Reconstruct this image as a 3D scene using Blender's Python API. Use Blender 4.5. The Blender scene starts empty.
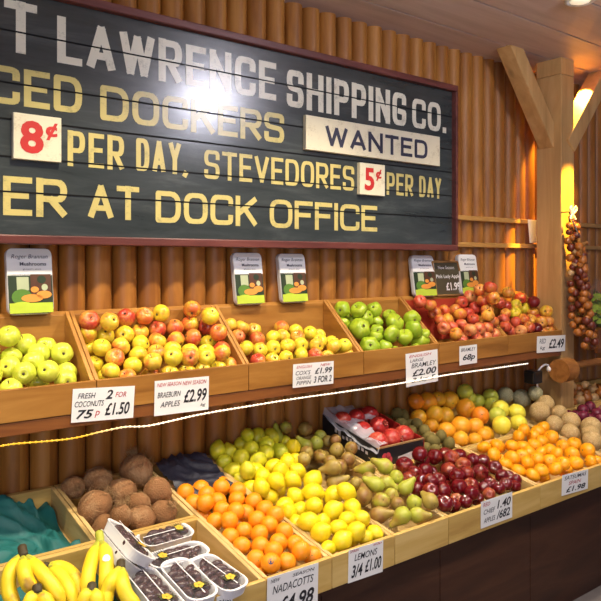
import bpy, math, random
from mathutils import Vector, Matrix, noise as mnoise
random.seed(11)
SC = bpy.context.scene
COL = SC.collection
PI = math.pi
CAMZ = 1.6
FWD = Vector((.617, .787, 0)); RGT = Vector((.787, -.617, 0)); FL = 698.0

# ---------------------------------------------------------------- camera, world, exposure, large lights
cd = bpy.data.cameras.new('camera'); cam = bpy.data.objects.new('camera', cd); COL.objects.link(cam)
cam.location = (0, 0, CAMZ); cam.rotation_euler = (PI/2, 0, -math.atan2(.617, .787))
cd.sensor_width = 36; cd.lens = FL/601*36; cd.shift_y = -38.5/601; cd.clip_start = .05
SC.camera = cam
SC.view_settings.view_transform = 'Standard'; SC.view_settings.look = 'None'
SC.view_settings.gamma = 1; SC.view_settings.use_curve_mapping = False
SC.view_settings.exposure = 0.0
w = bpy.data.worlds.new('world'); SC.world = w; w.use_nodes = True
w.node_tree.nodes['Background'].inputs[0].default_value = (.55, .52, .72, 1)
w.node_tree.nodes['Background'].inputs[1].default_value = .22

def lamp(name, typ, loc, energy, color, target=None, **kw):
    l = bpy.data.lights.new(name, typ); l.energy = energy; l.color = color
    for k, v in kw.items(): setattr(l, k, v)
    o = bpy.data.objects.new(name, l); COL.objects.link(o); o.location = loc
    if target is not None:
        o.rotation_euler = (Vector(target)-Vector(loc)).to_track_quat('-Z', 'Y').to_euler()
    return o
WARM = (1.0, .87, .66)
lamp('shop_window_daylight', 'AREA', (-1.6, -2.2, 1.7), 75, (.80, .82, 1.0), (2.2, 2.4, 1.9), shape='RECTANGLE', size=2.4, size_y=1.8)
DOWNLIGHTS = [(-.1, 1.76), (.95, 1.76), (2.0, 1.76), (3.04, 1.76), (.45, .78), (1.5, .78), (3.5, .6)]
CEIL = 2.825
for i, (x, y) in enumerate(DOWNLIGHTS):
    lamp('downlight_beam', 'SPOT', (x, y, CEIL-.03), 45 if i == 3 else 100 if y > 1 else 52, WARM, (x, y+.25, 0), spot_size=math.radians(108), spot_blend=.6, shadow_soft_size=.05)
lamp('post_spot_beam', 'SPOT', (3.90, 1.66, 2.78), 620, (1.0, .58, .06), (3.875, 2.315, 1.93), spot_size=math.radians(21), spot_blend=.5, shadow_soft_size=.02)
lamp('wall_spot_beam', 'SPOT', (4.10, 2.38, 2.76), 150, (1.0, .55, .08), (4.10, 2.40, 0), spot_size=math.radians(68), spot_blend=.2, shadow_soft_size=.02)

lamp('bare_bulb_light', 'POINT', (2.52, .78, 2.735), 62, (.86, .86, 1.0), shadow_soft_size=.13)
# ---------------------------------------------------------------- material helpers
MATS = {}
class NT:
    def __init__(s, name, rough=.5, spec=.5):
        s.m = bpy.data.materials.new(name); s.m.use_nodes = True; s.t = s.m.node_tree
        s.b = s.t.nodes['Principled BSDF']
        s.b.inputs['Roughness'].default_value = rough
        s.b.inputs['Specular IOR Level'].default_value = spec
        MATS[name] = s.m
    def n(s, typ, **kw):
        o = s.t.nodes.new(typ)
        for k, v in kw.items(): setattr(o, k, v)
        return o
    def l(s, a, b): s.t.links.new(a, b)
    def coords(s, scale=(1, 1, 1)):
        tc = s.n('ShaderNodeTexCoord'); mp = s.n('ShaderNodeMapping'); mp.inputs['Scale'].default_value = scale
        s.l(tc.outputs['Object'], mp.inputs['Vector']); return mp.outputs['Vector']
    def offs(s, vec, amt=30.0):
        oi = s.n('ShaderNodeObjectInfo'); mu = s.n('ShaderNodeVectorMath', operation='SCALE'); mu.inputs[0].default_value = (1.0, 2.3, 1.7)
        mm = s.math('MULTIPLY', oi.outputs['Random'], amt); s.l(mm, mu.inputs['Scale'])
        ad = s.n('ShaderNodeVectorMath', operation='ADD'); s.l(vec, ad.inputs[0]); s.l(mu.outputs[0], ad.inputs[1]); return ad.outputs[0]
    def noise(s, vec, scale, detail=3, rough=.55, dist=0):
        o = s.n('ShaderNodeTexNoise'); o.inputs['Scale'].default_value = scale; o.inputs['Detail'].default_value = detail
        o.inputs['Roughness'].default_value = rough; o.inputs['Distortion'].default_value = dist
        if vec is not None: s.l(vec, o.inputs['Vector'])
        return o.outputs['Fac']
    def math(s, op, a, b=None, clamp=False):
        o = s.n('ShaderNodeMath', operation=op, use_clamp=clamp)
        for i, v in enumerate((a, b)):
            if v is None: continue
            if isinstance(v, (int, float)): o.inputs[i].default_value = v
            else: s.l(v, o.inputs[i])
        return o.outputs[0]
    def ramp(s, fac, stops):
        o = s.n('ShaderNodeValToRGB'); e = o.color_ramp.elements
        while len(e) < len(stops): e.new(.5)
        for el, (p, c) in zip(e, stops): el.position = p; el.color = (*c, 1) if len(c) == 3 else c
        s.l(fac, o.inputs[0]); return o.outputs[0]
    def mix(s, fac, a, b, mode='MIX'):
        o = s.n('ShaderNodeMix', data_type='RGBA', blend_type=mode)
        for i, v in ((0, fac), (6, a), (7, b)):
            if isinstance(v, (int, float)): o.inputs[i].default_value = v
            elif isinstance(v, tuple): o.inputs[i].default_value = (*v, 1)
            else: s.l(v, o.inputs[i])
        return o.outputs[2]
    def color(s, c):
        if isinstance(c, tuple): s.b.inputs['Base Color'].default_value = (*c, 1)
        else: s.l(c, s.b.inputs['Base Color'])
    def bump(s, h, strength=.3, dist=.01):
        o = s.n('ShaderNodeBump'); o.inputs['Strength'].default_value = strength; o.inputs['Distance'].default_value = dist
        s.l(h, o.inputs['Height']); s.l(o.outputs[0], s.b.inputs['Normal'])

def plain(name, c, rough=.5, spec=.5, var=.0):
    t = NT(name, rough, spec)
    if var:
        f = t.noise(t.coords(), 14, 4); t.color(t.mix(f, tuple(x*(1-var) for x in c), tuple(min(1, x*(1+var)) for x in c)))
    else: t.color(c)
    return t.m

def wood(name, dark, mid, light, grain=(1, 1, 1), scale=6, rough=.45, knots=True, rnd=True, logs=None, spec=.4):
    """grain: stretch of the coordinates, small along the fibre."""
    t = NT(name, rough, spec)
    v = t.coords(grain)
    if rnd: v = t.offs(v, 17)
    if logs:
        tc = t.n('ShaderNodeTexCoord'); sx = t.n('ShaderNodeSeparateXYZ'); t.l(tc.outputs['Object'], sx.inputs[0])
        idx = t.math('FLOOR', t.math('DIVIDE', t.math('ADD', sx.outputs['X'], 10.0), logs))
        wn = t.n('ShaderNodeTexWhiteNoise', noise_dimensions='1D'); t.l(idx, wn.inputs['W'])
        cb = t.n('ShaderNodeCombineXYZ'); t.l(t.math('MULTIPLY', wn.outputs['Value'], 40.0), cb.inputs['Z']); 
        ad = t.n('ShaderNodeVectorMath', operation='ADD'); t.l(v, ad.inputs[0]); t.l(cb.outputs[0], ad.inputs[1]); v = ad.outputs[0]
    f = t.noise(v, scale, 5, .6, .6)
    c = t.ramp(f, [(.3, dark), (.5, mid), (.7, light)])
    if knots:
        vo = t.n('ShaderNodeTexVoronoi'); vo.inputs['Scale'].default_value = scale*.42; t.l(v, vo.inputs['Vector'])
        k = t.ramp(vo.outputs['Distance'], [(.03, (1, 1, 1)), (.13, (0, 0, 0))])
        c = t.mix(t.math('MULTIPLY', k, .75), c, tuple(x*.35 for x in dark))
    if logs:
        c = t.mix(t.math('MULTIPLY', wn.outputs['Value'], .45), c, dark)
    t.color(c); t.bump(f, .15, .004)
    return t.m

def fruit_mat(name, base, base2, blush=None, amount=0.0, rough=.28, bump=None, freq=1.6, spec=.5, streak=True, unit=.036):
    """skin: two base tones and a blush on one cheek; each copy turns its own way."""
    t = NT(name, rough, spec)
    v = t.coords((1/unit,)*3); vo = t.offs(v, 23)
    f = t.noise(vo, freq*.7, 3)
    c = t.mix(f, base, base2)
    if blush is not None:
        g = t.noise(vo, .55, 2)
        oi = t.n('ShaderNodeObjectInfo')
        g = t.math('ADD', g, t.math('MULTIPLY', t.math('SUBTRACT', oi.outputs['Random'], .5), .22))
        if streak:
            mp = t.n('ShaderNodeMapping'); mp.inputs['Scale'].default_value = (5, 5, .5); t.l(vo, mp.inputs['Vector'])
            s_ = t.noise(mp.outputs[0], 1.2, 3); g = t.math('ADD', g, t.math('MULTIPLY', t.math('SUBTRACT', s_, .5), .5))
        lo = .66-.5*amount
        k = t.ramp(g, [(lo, (0, 0, 0)), (lo+.26, (1, 1, 1))])
        c = t.mix(k, c, blush)
    t.color(c)
    if bump: t.bump(t.noise(vo, bump[0], 2), bump[1], .004)
    t.b.inputs['Subsurface Weight'].default_value = 0.0
    return t.m

# wood tones
M_LOG = wood('varnished_log', (.22, .072, .010), (.39, .152, .024), (.51, .225, .043), (1.6, 1.6, .22), 7, .48, True, False, logs=.1065)
M_CRATE = wood('honey_pine', (.23, .09, .013), (.34, .145, .024), (.43, .205, .042), (.35, 3, 3), 5, .45)
M_CRATE_S = wood('honey_pine_side', (.27, .105, .016), (.40, .175, .03), (.50, .24, .05), (3, .5, 3), 5, .45)
M_PALE = wood('pale_pine', (.42, .25, .06), (.56, .36, .10), (.66, .46, .16), (.35, 3, 3), 5, .5)
M_PALE_S = wood('pale_pine_side', (.46, .30, .10), (.60, .41, .16), (.70, .51, .23), (3, .4, 3), 5, .5)
M_DARKW = wood('dark_stained_board', (.030, .010, .005), (.050, .016, .007), (.075, .028, .012), (.3, 2, 2), 6, .5, False)
M_SHELF = wood('brown_shelf_edge', (.12, .035, .008), (.19, .06, .014), (.25, .09, .02), (.3, 3, 3), 5, .45, False)
M_POST = wood('pine_post', (.42, .23, .075), (.54, .31, .11), (.63, .39, .16), (3, 3, .3), 4, .5)
M_CEIL = wood('ceiling_board', (.50, .40, .36), (.60, .49, .45), (.68, .57, .53), (.3, 3, 3), 4, .5)
M_BATTEN = wood('batten', (.40, .19, .04), (.52, .27, .07), (.6, .34, .1), (.3, 3, 3), 6, .45, False)
M_SIGNFRAME = wood('sign_frame_wood', (.08, .022, .018), (.13, .036, .028), (.18, .055, .042), (.3, 3, 3), 6, .4, False)
M_FLOOR = plain('floor_stone', (.16, .14, .13), .6, .4, .3)
M_GAP = plain('log_joint', (.035, .013, .005), .8, .1)
M_WHITE = plain('white_card', (.82, .81, .78), .5, .4)
M_INK = plain('black_ink', (.012, .012, .016), .5)
M_RED = plain('red_ink', (.45, .03, .03), .5)
M_BLACK = plain('black_cardboard', (.012, .012, .015), .4, .5)
M_WIRE = plain('black_plastic', (.01, .01, .01), .35)
M_METAL = plain('white_metal', (.75, .73, .7), .3)
M_STRING = plain('twine', (.35, .19, .07), .8)

# ---------------------------------------------------------------- mesh helpers
class MB:
    def __init__(s): s.v = []; s.f = []; s.mi = []
    def add(s, vs, fs, mi=0):
        b = len(s.v); s.v += [Vector(p) for p in vs]
        for f in fs: s.f.append(tuple(b+i for i in f)); s.mi.append(mi)
    def box(s, x0, x1, y0, y1, z0, z1, mi=0):
        s.add([(x0, y0, z0), (x1, y0, z0), (x1, y1, z0), (x0, y1, z0), (x0, y0, z1), (x1, y0, z1), (x1, y1, z1), (x0, y1, z1)],
              [(0, 3, 2, 1), (4, 5, 6, 7), (0, 1, 5, 4), (1, 2, 6, 5), (2, 3, 7, 6), (3, 0, 4, 7)], mi)
    def prism_x(s, poly, x0, x1, mi=0):       # poly of (y, z), anticlockwise seen from +x
        n = len(poly)
        s.add([(x0, y, z) for y, z in poly]+[(x1, y, z) for y, z in poly],
              [tuple(reversed(range(n))), tuple(range(n, 2*n))]+[(i, (i+1) % n, n+(i+1) % n, n+i) for i in range(n)], mi)
    def slab(s, pts, normal, th, mi=0):       # a flat polygon given a thickness along -normal
        n = len(pts); d = Vector(normal)*th
        s.add([Vector(p) for p in pts]+[Vector(p)-d for p in pts],
              [tuple(range(n)), tuple(reversed(range(n, 2*n)))]+[(i, n+i, n+(i+1) % n, (i+1) % n) for i in range(n)], mi)
    def tube(s, pts, rad, n=10, mi=0, cap=True):
        pts = [Vector(p) for p in pts]; vs = []
        if not isinstance(rad, (list, tuple)): rad = [rad]*len(pts)
        up = None
        for i, p in enumerate(pts):
            d = (pts[min(i+1, len(pts)-1)]-pts[max(i-1, 0)]).normalized()
            if up is None:
                up = d.orthogonal().normalized()
            a = (up-d*up.dot(d)).normalized(); up = a; b = d.cross(a)
            for k in range(n):
                t = 2*PI*k/n; vs.append(p+(a*math.cos(t)+b*math.sin(t))*rad[i])
        fs = [(i*n+k, i*n+(k+1) % n, (i+1)*n+(k+1) % n, (i+1)*n+k) for i in range(len(pts)-1) for k in range(n)]
        if cap: fs += [tuple(reversed(range(n))), tuple((len(pts)-1)*n+k for k in range(n))]
        s.add(vs, fs, mi)
    def lathe(s, prof, n=20, mi=0, fn=None):  # prof [(rho, z)] from bottom to top; ends with rho 0
        vs = [(0, 0, prof[0][1])]; m = len(prof)
        for r, z in prof[1:-1]:
            for k in range(n):
                t = 2*PI*k/n; p = Vector((r*math.cos(t), r*math.sin(t), z)); vs.append(fn(p, t) if fn else p)
        vs.append((0, 0, prof[-1][1])); fs = []
        for k in range(n): fs.append((0, 1+(k+1) % n, 1+k))
        for i in range(m-3):
            for k in range(n): fs.append((1+i*n+k, 1+i*n+(k+1) % n, 1+(i+1)*n+(k+1) % n, 1+(i+1)*n+k))
        L = len(vs)-1; b = 1+(m-3)*n
        for k in range(n): fs.append((b+k, b+(k+1) % n, L))
        s.add(vs, fs, mi)
    def ball(s, c, r, n=12, mi=0, sz=1.0):
        prof = [(r*math.sin(PI*i/(n-2)), -r*sz*math.cos(PI*i/(n-2))) for i in range(n-1)]
        b = len(s.v); s.lathe(prof, n, mi)
        for v in s.v[b:]: v += Vector(c)
    def build(s, name, mats, parent=None, loc=(0, 0, 0), smooth=False, bevel=0, world=True):
        me = bpy.data.meshes.new(name); L = Vector(loc)
        me.from_pydata([v-L if world else v for v in s.v], [], s.f)
        ms = mats if isinstance(mats, (list, tuple)) else [mats]
        for m in ms: me.materials.append(m)
        for p, mi in zip(me.polygons, s.mi): p.material_index = mi; p.use_smooth = smooth
        me.update()
        o = bpy.data.objects.new(name, me); COL.objects.link(o)
        if parent is not None:
            o.parent = parent; o.location = L-wloc(parent) if world else L
        else: o.location = L
        if bevel:
            b = o.modifiers.new('edge', 'BEVEL'); b.width = bevel; b.segments = 2; b.limit_method = 'ANGLE'
        return o

def wloc(o):
    p = Vector(o.location)
    while o.parent is not None: o = o.parent; p += o.location
    return p
def empty(name, loc, label, cat, group=None):
    o = bpy.data.objects.new(name, None); COL.objects.link(o); o.location = loc; o.empty_display_size = .05
    return tag(o, label, cat, group)
def tag(o, label, cat, group=None):
    o['label'] = label; o['category'] = cat
    if group: o['group'] = group
    return o
def struct(o): o['kind'] = 'structure'; return o

def ray(px, py):
    d = FWD+RGT*((px-300.5)/FL); return Vector((d.x, d.y, (262-py)/FL))
CAM = Vector((0, 0, CAMZ))
def on_y(px, py, Y):
    d = ray(px, py); return CAM+d*(Y/d.y)
LOWS = .1745
def lowz(y): return .625+LOWS*(y-1.75)
def on_low(px, py, h=0.0):
    d = ray(px, py); t = (.625-LOWS*1.75+h-CAMZ)/(d.z-LOWS*d.y); return CAM+d*t
def ipol(P, n=8):
    """smooth curve through control points (Catmull-Rom)"""
    P = [Vector(p) for p in P]; Q = [P[0]*2-P[1]]+P+[P[-1]*2-P[-2]]; out = []
    for i in range(1, len(Q)-2):
        for k in range(n):
            t = k/n; a, b, c, d = Q[i-1:i+3]
            out.append(.5*((2*b)+(c-a)*t+(2*a-5*b+4*c-d)*t*t+(3*b-a-3*c+d)*t**3))
    out.append(P[-1]); return out

_txt = {}
def text_mesh(s, bold=0.0, shear=0.0):
    """(verts, faces, x0, x1, y0, y1) of one line of lettering in the xy plane"""
    key = (s, bold, shear)
    if key not in _txt:
        cu = bpy.data.curves.new('line', 'FONT'); cu.body = s; cu.offset = bold; cu.shear = shear; cu.resolution_u = 3; cu.fill_mode = 'FRONT'
        o = bpy.data.objects.new('line', cu); COL.objects.link(o)
        dg = bpy.context.evaluated_depsgraph_get(); me = bpy.data.meshes.new_from_object(o.evaluated_get(dg))
        v = [tuple(p.co) for p in me.vertices]; f = [tuple(p.vertices) for p in me.polygons]
        bpy.data.objects.remove(o); bpy.data.curves.remove(cu); bpy.data.meshes.remove(me)
        xs = [p[0] for p in v]; ys = [p[1] for p in v]
        _txt[key] = (v, f, min(xs), max(xs), min(ys), max(ys))
    return _txt[key]
def put_text(mb, s, O, U, V, box, bold=0.0, shear=0.0, mi=0, lift=.0012):
    """fit a line of lettering into box (u0, u1, v0, v1) on the plane O + u U + v V"""
    v, f, x0, x1, y0, y1 = text_mesh(s, bold, shear); u0, u1, v0, v1 = box; N = U.cross(V)
    mb.add([O+U*(u0+(p[0]-x0)/(x1-x0)*(u1-u0))+V*(v0+(p[1]-y0)/(y1-y0)*(v1-v0))+N*lift for p in v], f, mi)

# ---------------------------------------------------------------- the room
WALL = 2.655
mb = MB()
LP = .1065; x = -1.4+.02; 
while x < 6.2:
    n = 10; r = LP/2*.955; pts = []
    for i in range(n+1):
        a = PI*i/n; pts.append((x-r*math.cos(a), WALL-r*1.0*math.sin(a)))
    vs = [(p[0], p[1], 0) for p in pts]+[(p[0], p[1], CEIL) for p in pts]
    mb.add(vs, [(i, i+1, n+2+i, n+1+i) for i in range(n)])
    x += LP
mb.box(-1.5, 6.2, WALL, WALL+.1, 0, CEIL)
wb = struct(mb.build('wall_back', [M_LOG, M_GAP], smooth=True))
for p in list(wb.data.polygons)[-6:]: p.material_index = 1; p.use_smooth = False
mb = MB(); mb.box(-3, 6.5, -3, WALL+.1, -.05, 0); struct(mb.build('floor', M_FLOOR))
mb = MB(); y = WALL+.1
edges = [WALL+.1, 2.39, 2.07, 1.75, 1.43, 1.11, .79, .47, .15, -.17, -.5, -1, -1.5, -2, -2.5, -3]
for a, b in zip(edges, edges[1:]):
    mb.box(-3, 6.5, b+.004, a-.004, CEIL, CEIL+.05)
mb.box(-3, 6.5, -3, WALL+.1, CEIL+.012, CEIL+.08)
struct(mb.build('ceiling', M_CEIL, bevel=.003))
# two battens nailed across the logs beside and beyond the post
for i, zz in enumerate((1.600+(262-217.5)/FL*2.6/.652, 1.600+(262-244.5)/FL*2.6/.652)):
    mb = MB(); mb.box(3.135, 6.0, 2.575, 2.603, zz-.014, zz+.014)
    struct(mb.build('trim_%d' % (i+1), M_BATTEN, bevel=.004))

# ceiling downlights
for i, (x, y) in enumerate(DOWNLIGHTS):
    px = None
    if i != 3: continue
    e = empty('downlight', (x, y, CEIL), 'round recessed downlight in the boarded ceiling near the post', 'ceiling light')
    mb = MB(); mb.lathe([(0, .0), (.068, .0), (.07, -.006), (.062, -.012), (.05, -.008), (.048, -.002), (0, -.002)][::-1], 28)
    mb.build('trim_ring', M_METAL, e, (x, y, CEIL), smooth=True, world=False).location = (0, 0, 0)
t = NT('lamp_glass', .4); t.color((.9, .85, .7)); t.b.inputs['Emission Color'].default_value = (1, .85, .6, 1); t.b.inputs['Emission Strength'].default_value = .7
mb = MB(); mb.lathe([(0, -.016), (.03, -.014), (.046, -.007), (.046, -.003), (0, -.003)], 24)
o = mb.build('lamp', MATS['lamp_glass'], bpy.data.objects['downlight'], smooth=True, world=False)

# ---------------------------------------------------------------- timber post with braces
PX0, PX1, PY0, PY1 = 3.795, 3.932, 2.316, 2.487
post = empty('timber_post', (PX0, PY0, 0), 'square pine post with two diagonal braces under the ceiling', 'post')
mb = MB(); mb.box(PX0, PX1, PY0, PY1, 0, CEIL-.10); mb.build('shaft', M_POST, post, bevel=.006)
mb = MB(); mb.box(PX0, PX1, PY0, PY1, CEIL-.0995, CEIL); mb.build('cap_block', M_POST, post, bevel=.004)
def brace(x0, z0, x1, z1, w=.10, y0=PY0+.05, y1=PY0+.15):
    d = Vector((x1-x0, 0, z1-z0)).normalized(); nrm = Vector((-d.z, 0, d.x))*w/2
    a, b = Vector((x0, 0, z0)), Vector((x1, 0, z1)); mb = MB(); q = [a-nrm, b-nrm, b+nrm, a+nrm]
    vs = [(p.x, y0, p.z) for p in q]+[(p.x, y1, p.z) for p in q]
    mb.add(vs, [(0, 1, 2, 3), (7, 6, 5, 4), (0, 4, 5, 1), (1, 5, 6, 2), (2, 6, 7, 3), (3, 7, 4, 0)])
    return mb.build('brace', M_POST, post, bevel=.006)
brace(3.83, 2.32, 3.385, CEIL+.05)
brace(3.885, 2.30, 4.36, CEIL+.03, y0=PY0-.012, y1=PY0+.10)

# ---------------------------------------------------------------- the painted sign
SY = 2.535                         # face of the sign
def sp(px, py, Y=SY): return on_y(px, py, Y)
X0, X1 = .52, sp(452, 200).x
ZT, ZB = sp(452, 92).z-.0, sp(452, 245).z
sign = empty('painted_sign', (X0, 2.60, ZB), 'large dark green plank sign with cream and yellow hand painted lettering', 'sign')
t = NT('sign_paint', .24, .9); v = t.coords((.5, 1, 3)); f = t.noise(v, 5, 6, .65, .5)
c = t.ramp(f, [(.3, (.022, .028, .026)), (.55, (.040, .048, .046)), (.8, (.085, .095, .09))])
t.color(c); t.bump(f, .12, .003); M_SIGN = t.m
mb = MB(); mb.box(X0, X1, SY, 2.60, ZB, ZT)
mb.build('board', M_SIGN, sign, bevel=.002)
FW = .032
for nm, bx in (('frame_rail', (X0-FW, X1+.02, ZT, ZT+FW)), ('frame_rail', (X0-FW, X1+.02, ZB-FW, ZB)), ('frame_stile', (X1, X1+.02, ZB, ZT)), ('frame_stile', (X0-FW, X0, ZB, ZT))):
    mb = MB(); mb.box(bx[0], bx[1], SY-.03, 2.60, bx[2], bx[3]); mb.build(nm, M_SIGNFRAME, sign, bevel=.004)
def worn(name, c, lo):
    t = NT(name, .28, .8); f = t.noise(t.coords((1, 1, 1)), 22, 6, .7); g = t.noise(t.coords((1, 1, 3)), 90, 2)
    s_ = t.math('ADD', t.math('MULTIPLY', f, .7), t.math('MULTIPLY', g, .3))
    t.color(t.ramp(s_, [(.33, lo), (.47, c)])); return t.m
M_CREAM = worn('cream_paint', (.74, .70, .54), (.40, .38, .28))
M_YELL = worn('yellow_paint', (.58, .48, .16), (.33, .28, .10))
M_BOARDW = worn('cream_board', (.74, .67, .47), (.50, .42, .26))
M_SEAM = plain('seam_shadow_gap', (.010, .010, .010), .8, .1)
M_NAVY = plain('navy_paint', (.035, .035, .06), .45, .4, .3)
M_SIGNRED = plain('red_paint', (.50, .025, .02), .45, .4, .2)
UX, UZ = Vector((1, 0, 0)), Vector((0, 0, 1))
def rp(P, closed=False, r=.30, sharp=()):
    """polyline with its corners rounded (in the letter's own 0..1 box)"""
    P = [Vector((x, y)) for x, y in P]; n = len(P); out = []
    for i, p in enumerate(P):
        if (not closed and i in (0, n-1)) or i in sharp: out.append(p); continue
        a, b = P[i-1], P[(i+1) % n]; da, db = a-p, b-p; ra, rb = min(r, da.length/2), min(r, db.length/2); pa, pb = p+da.normalized()*ra, p+db.normalized()*rb
        for k in range(6): t_ = k/5; out.append(pa*(1-t_)**2+p*2*t_*(1-t_)+pb*t_*t_)
    if closed: out.append(out[0].copy())
    return [tuple(v) for v in out]
GL = {'A': (1.05, [[(0, 0), (.5, 1)], [(.5, 1), (1, 0)], [(.2, .27), (.8, .27)]]), 'C': (1, [rp([(1, .79), (1, 1), (0, 1), (0, 0), (1, 0), (1, .21)])]),
 'D': (1, [rp([(0, 0), (0, 1), (1, 1), (1, 0)], True, .42, (0, 1))]), 'E': (.82, [[(1, 1), (0, 1), (0, 0), (1, 0)], [(0, .52), (.85, .52)]]), 'F': (.80, [[(1, 1), (0, 1), (0, 0)], [(0, .50), (.85, .50)]]),
 'G': (1, [rp([(1, .79), (1, 1), (0, 1), (0, 0), (1, 0), (1, .40)], sharp=(5,))+[(.55, .42)]]), 'H': (1, [[(0, 0), (0, 1)], [(1, 0), (1, 1)], [(0, .52), (1, .52)]]), 'I': (0, [[(0, 0), (0, 1)]]),
 'K': (1, [[(0, 0), (0, 1)], [(1, 1), (.08, .42)], [(.38, .62), (1, 0)]]), 'L': (.80, [[(0, 1), (0, 0), (1, 0)]]), 'N': (1, [[(0, 0), (0, 1)], [(0, 1), (1, 0)], [(1, 0), (1, 1)]]),
 'O': (1, [rp([(0, 0), (0, 1), (1, 1), (1, 0)], True, .36)]), 'P': (.92, [[(0, 0), (0, 1)], rp([(0, 1), (1, 1), (1, .44), (0, .44)])]), 'R': (.96, [[(0, 0), (0, 1)], rp([(0, 1), (1, 1), (1, .46), (0, .46)]), [(.45, .46), (1, 0)]]),
 'S': (.95, [rp([(1, .80), (1, 1), (0, 1), (0, .53), (1, .47), (1, 0), (0, 0), (0, .20)], r=.24)]), 'T': (.95, [[(0, 1), (1, 1)], [(.5, 1), (.5, 0)]]), 'V': (1.0, [[(0, 1), (.5, 0)], [(.5, 0), (1, 1)]]),
 'W': (1.5, [[(0, 1), (.25, 0)], [(.25, 0), (.5, .95)], [(.5, .95), (.75, 0)], [(.75, 0), (1, 1)]]), 'Y': (1.0, [[(0, 1), (.5, .46)], [(1, 1), (.5, .46)], [(.5, .5), (.5, 0)]]),
 '.': (0, [[(0, 0), (0, .012)]]), ',': (0, [[(0, .0), (-.05, -.12)]]), ' ': (.35, [])}
def block_word(mb, s, O, U, V, box, th, gap):
    """bold sign painter's capitals fitted to box; th and gap are fractions of the height"""
    u0, u1, v0, v1 = box; h = v1-v0; tk = th*h; gp = gap*h; N = U.cross(V); n = len(s)
    k = ((u1-u0)-n*tk-(n-1)*gp)/sum(GL[c][0] for c in s); x = u0; lay = 0
    for c in s:
        w_, st = GL[c][0]*k, GL[c][1]
        def pt(q): return (x+tk/2+q[0]*(w_ if w_ else h), v0+tk*.5+q[1]*(h-tk))
        for pl in st:
            Q = [Vector(pt(q)) for q in pl]
            for i in range(len(Q)-1):
                a, b = Q[i], Q[i+1]; d = (b-a).normalized(); dg = abs(d.x*d.y) > .1
                e = tk/2*(.55 if dg else 1); first, last = i == 0, i == len(Q)-2
                if len(pl) > 6 and not first: a = a-d*tk*.06
                elif first and pl[0] != pl[-1]: a = a-d*e
                if last and pl[0] != pl[-1]: b = b+d*e
                hv = tk/2*(.86 if abs(d.x) > .9 else 1); p_ = Vector((-d.y, d.x))*hv; lay += 1
                mb.add([O+U*q.x+V*q.y+N*(.0012+(lay % 40)*1.5e-5) for q in (a-p_, b-p_, b+p_, a+p_)], [(0, 1, 2, 3)])
            for i in range(1 if pl[0] != pl[-1] else 0, len(Q)-1):
                if len(pl) <= 4 and len(pl) > 2:
                    c_ = Q[i]; lay += 1; mb.add([O+U*(c_.x+dx*tk/2)+V*(c_.y+dy*tk/2)+N*(.0012+(lay % 40)*1.5e-5) for dx, dy in ((-1, -.86), (1, -.86), (1, .86), (-1, .86))], [(0, 1, 2, 3)])
                elif len(pl) > 4:
                    c_ = Q[i]; lay += 1; mb.add([O+U*(c_.x+math.cos(q*PI/5)*tk*.47)+V*(c_.y+math.sin(q*PI/5)*tk*.45)+N*(.0012+(lay % 40)*1.5e-5) for q in range(10)], [tuple(range(10))])
        x += w_+tk+gp
def sign_words(name, words, mat, Y=SY, parent=sign, bold=.2):
    for s, l, r, tt, bb in words:       # left px, right px, (y at l, y at r) of top and of bottom
        mb = MB(); a, b = sp(l, tt[0], Y), sp(r, tt[1], Y); c, d = sp(l, bb[0], Y), sp(r, bb[1], Y)
        zt, zb = (a.z+b.z)/2, (c.z+d.z)/2
        block_word(mb, s, Vector((0, Y, 0)), UX, UZ, (a.x, b.x, zb, zt), bold, .10)
        mb.build(name, mat, parent)
sign_words('lettering', [('S', -34, -2, (-13, -7), (42, 47)), ('T', 4, 37, (-1, 4), (52, 55)), ('LAWRENCE', 57, 276, (13, 65), (61, 103)), ('SHIPPING', 286.5, 406, (68, 94), (106.5, 127)), ('CO.', 412, 446, (98, 104), (128, 133))], M_CREAM, bold=.185)
sign_words('lettering', [('CED', -12, 82, (66, 75), (104, 113)), ('DOCKERS', 100, 284, (83, 115), (119, 145))], M_YELL, bold=.185)
sign_words('lettering', [('PER', 67.5, 124, (129.5, 137), (165, 171.5)), ('DAY,', 136, 188, (137.5, 143.5), (171, 175)), ('STEVEDORES', 204, 354, (149, 166.5), (179.5, 190.5)), ('PER', 386.5, 413, (172, 175), (194.5, 197)), ('DAY', 419, 441, (175.5, 178), (197, 199))], M_YELL, bold=.155)
sign_words('lettering', [('ER', 3, 67, (176, 179), (216, 217.5)), ('AT', 88, 139, (184, 186), (218.5, 220.5)), ('DOCK', 155.5, 257, (190, 197), (222.5, 227)), ('OFFICE', 269.5, 377, (198.5, 206), (228, 232))], M_YELL, bold=.18)
for yy in (58, 104, 136, 169, 200):
    z = sp(150, yy).z; mb = MB(); mb.box(X0+.001, X1-.001, SY-.0022, SY+.001, z-.0028, z+.0028); mb.build('plank_seam', M_SEAM, sign)
def plaque(name, cs, words, mat, bold=.03, th=.022):
    Y = SY-th; P = [on_y(*c, Y) for c in cs]
    x0, x1 = (P[0].x+P[3].x)/2, (P[1].x+P[2].x)/2; z1, z0 = (P[0].z+P[1].z)/2, (P[2].z+P[3].z)/2
    mb = MB(); mb.box(x0, x1, Y, SY+.001, z0, z1); o = mb.build(name, M_BOARDW, sign, bevel=.002)
    mb = MB()
    for s, a, b, c, d in words:
        if s == 'WANTED': block_word(mb, s, Vector((x0, Y, z0)), UX, UZ, (a*(x1-x0), b*(x1-x0), c*(z1-z0), d*(z1-z0)), .20, .17)
        else: put_text(mb, s, Vector((x0, Y, z0)), UX, UZ, (a*(x1-x0), b*(x1-x0), c*(z1-z0), d*(z1-z0)), bold)
    mb.build('lettering', mat, o)
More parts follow.
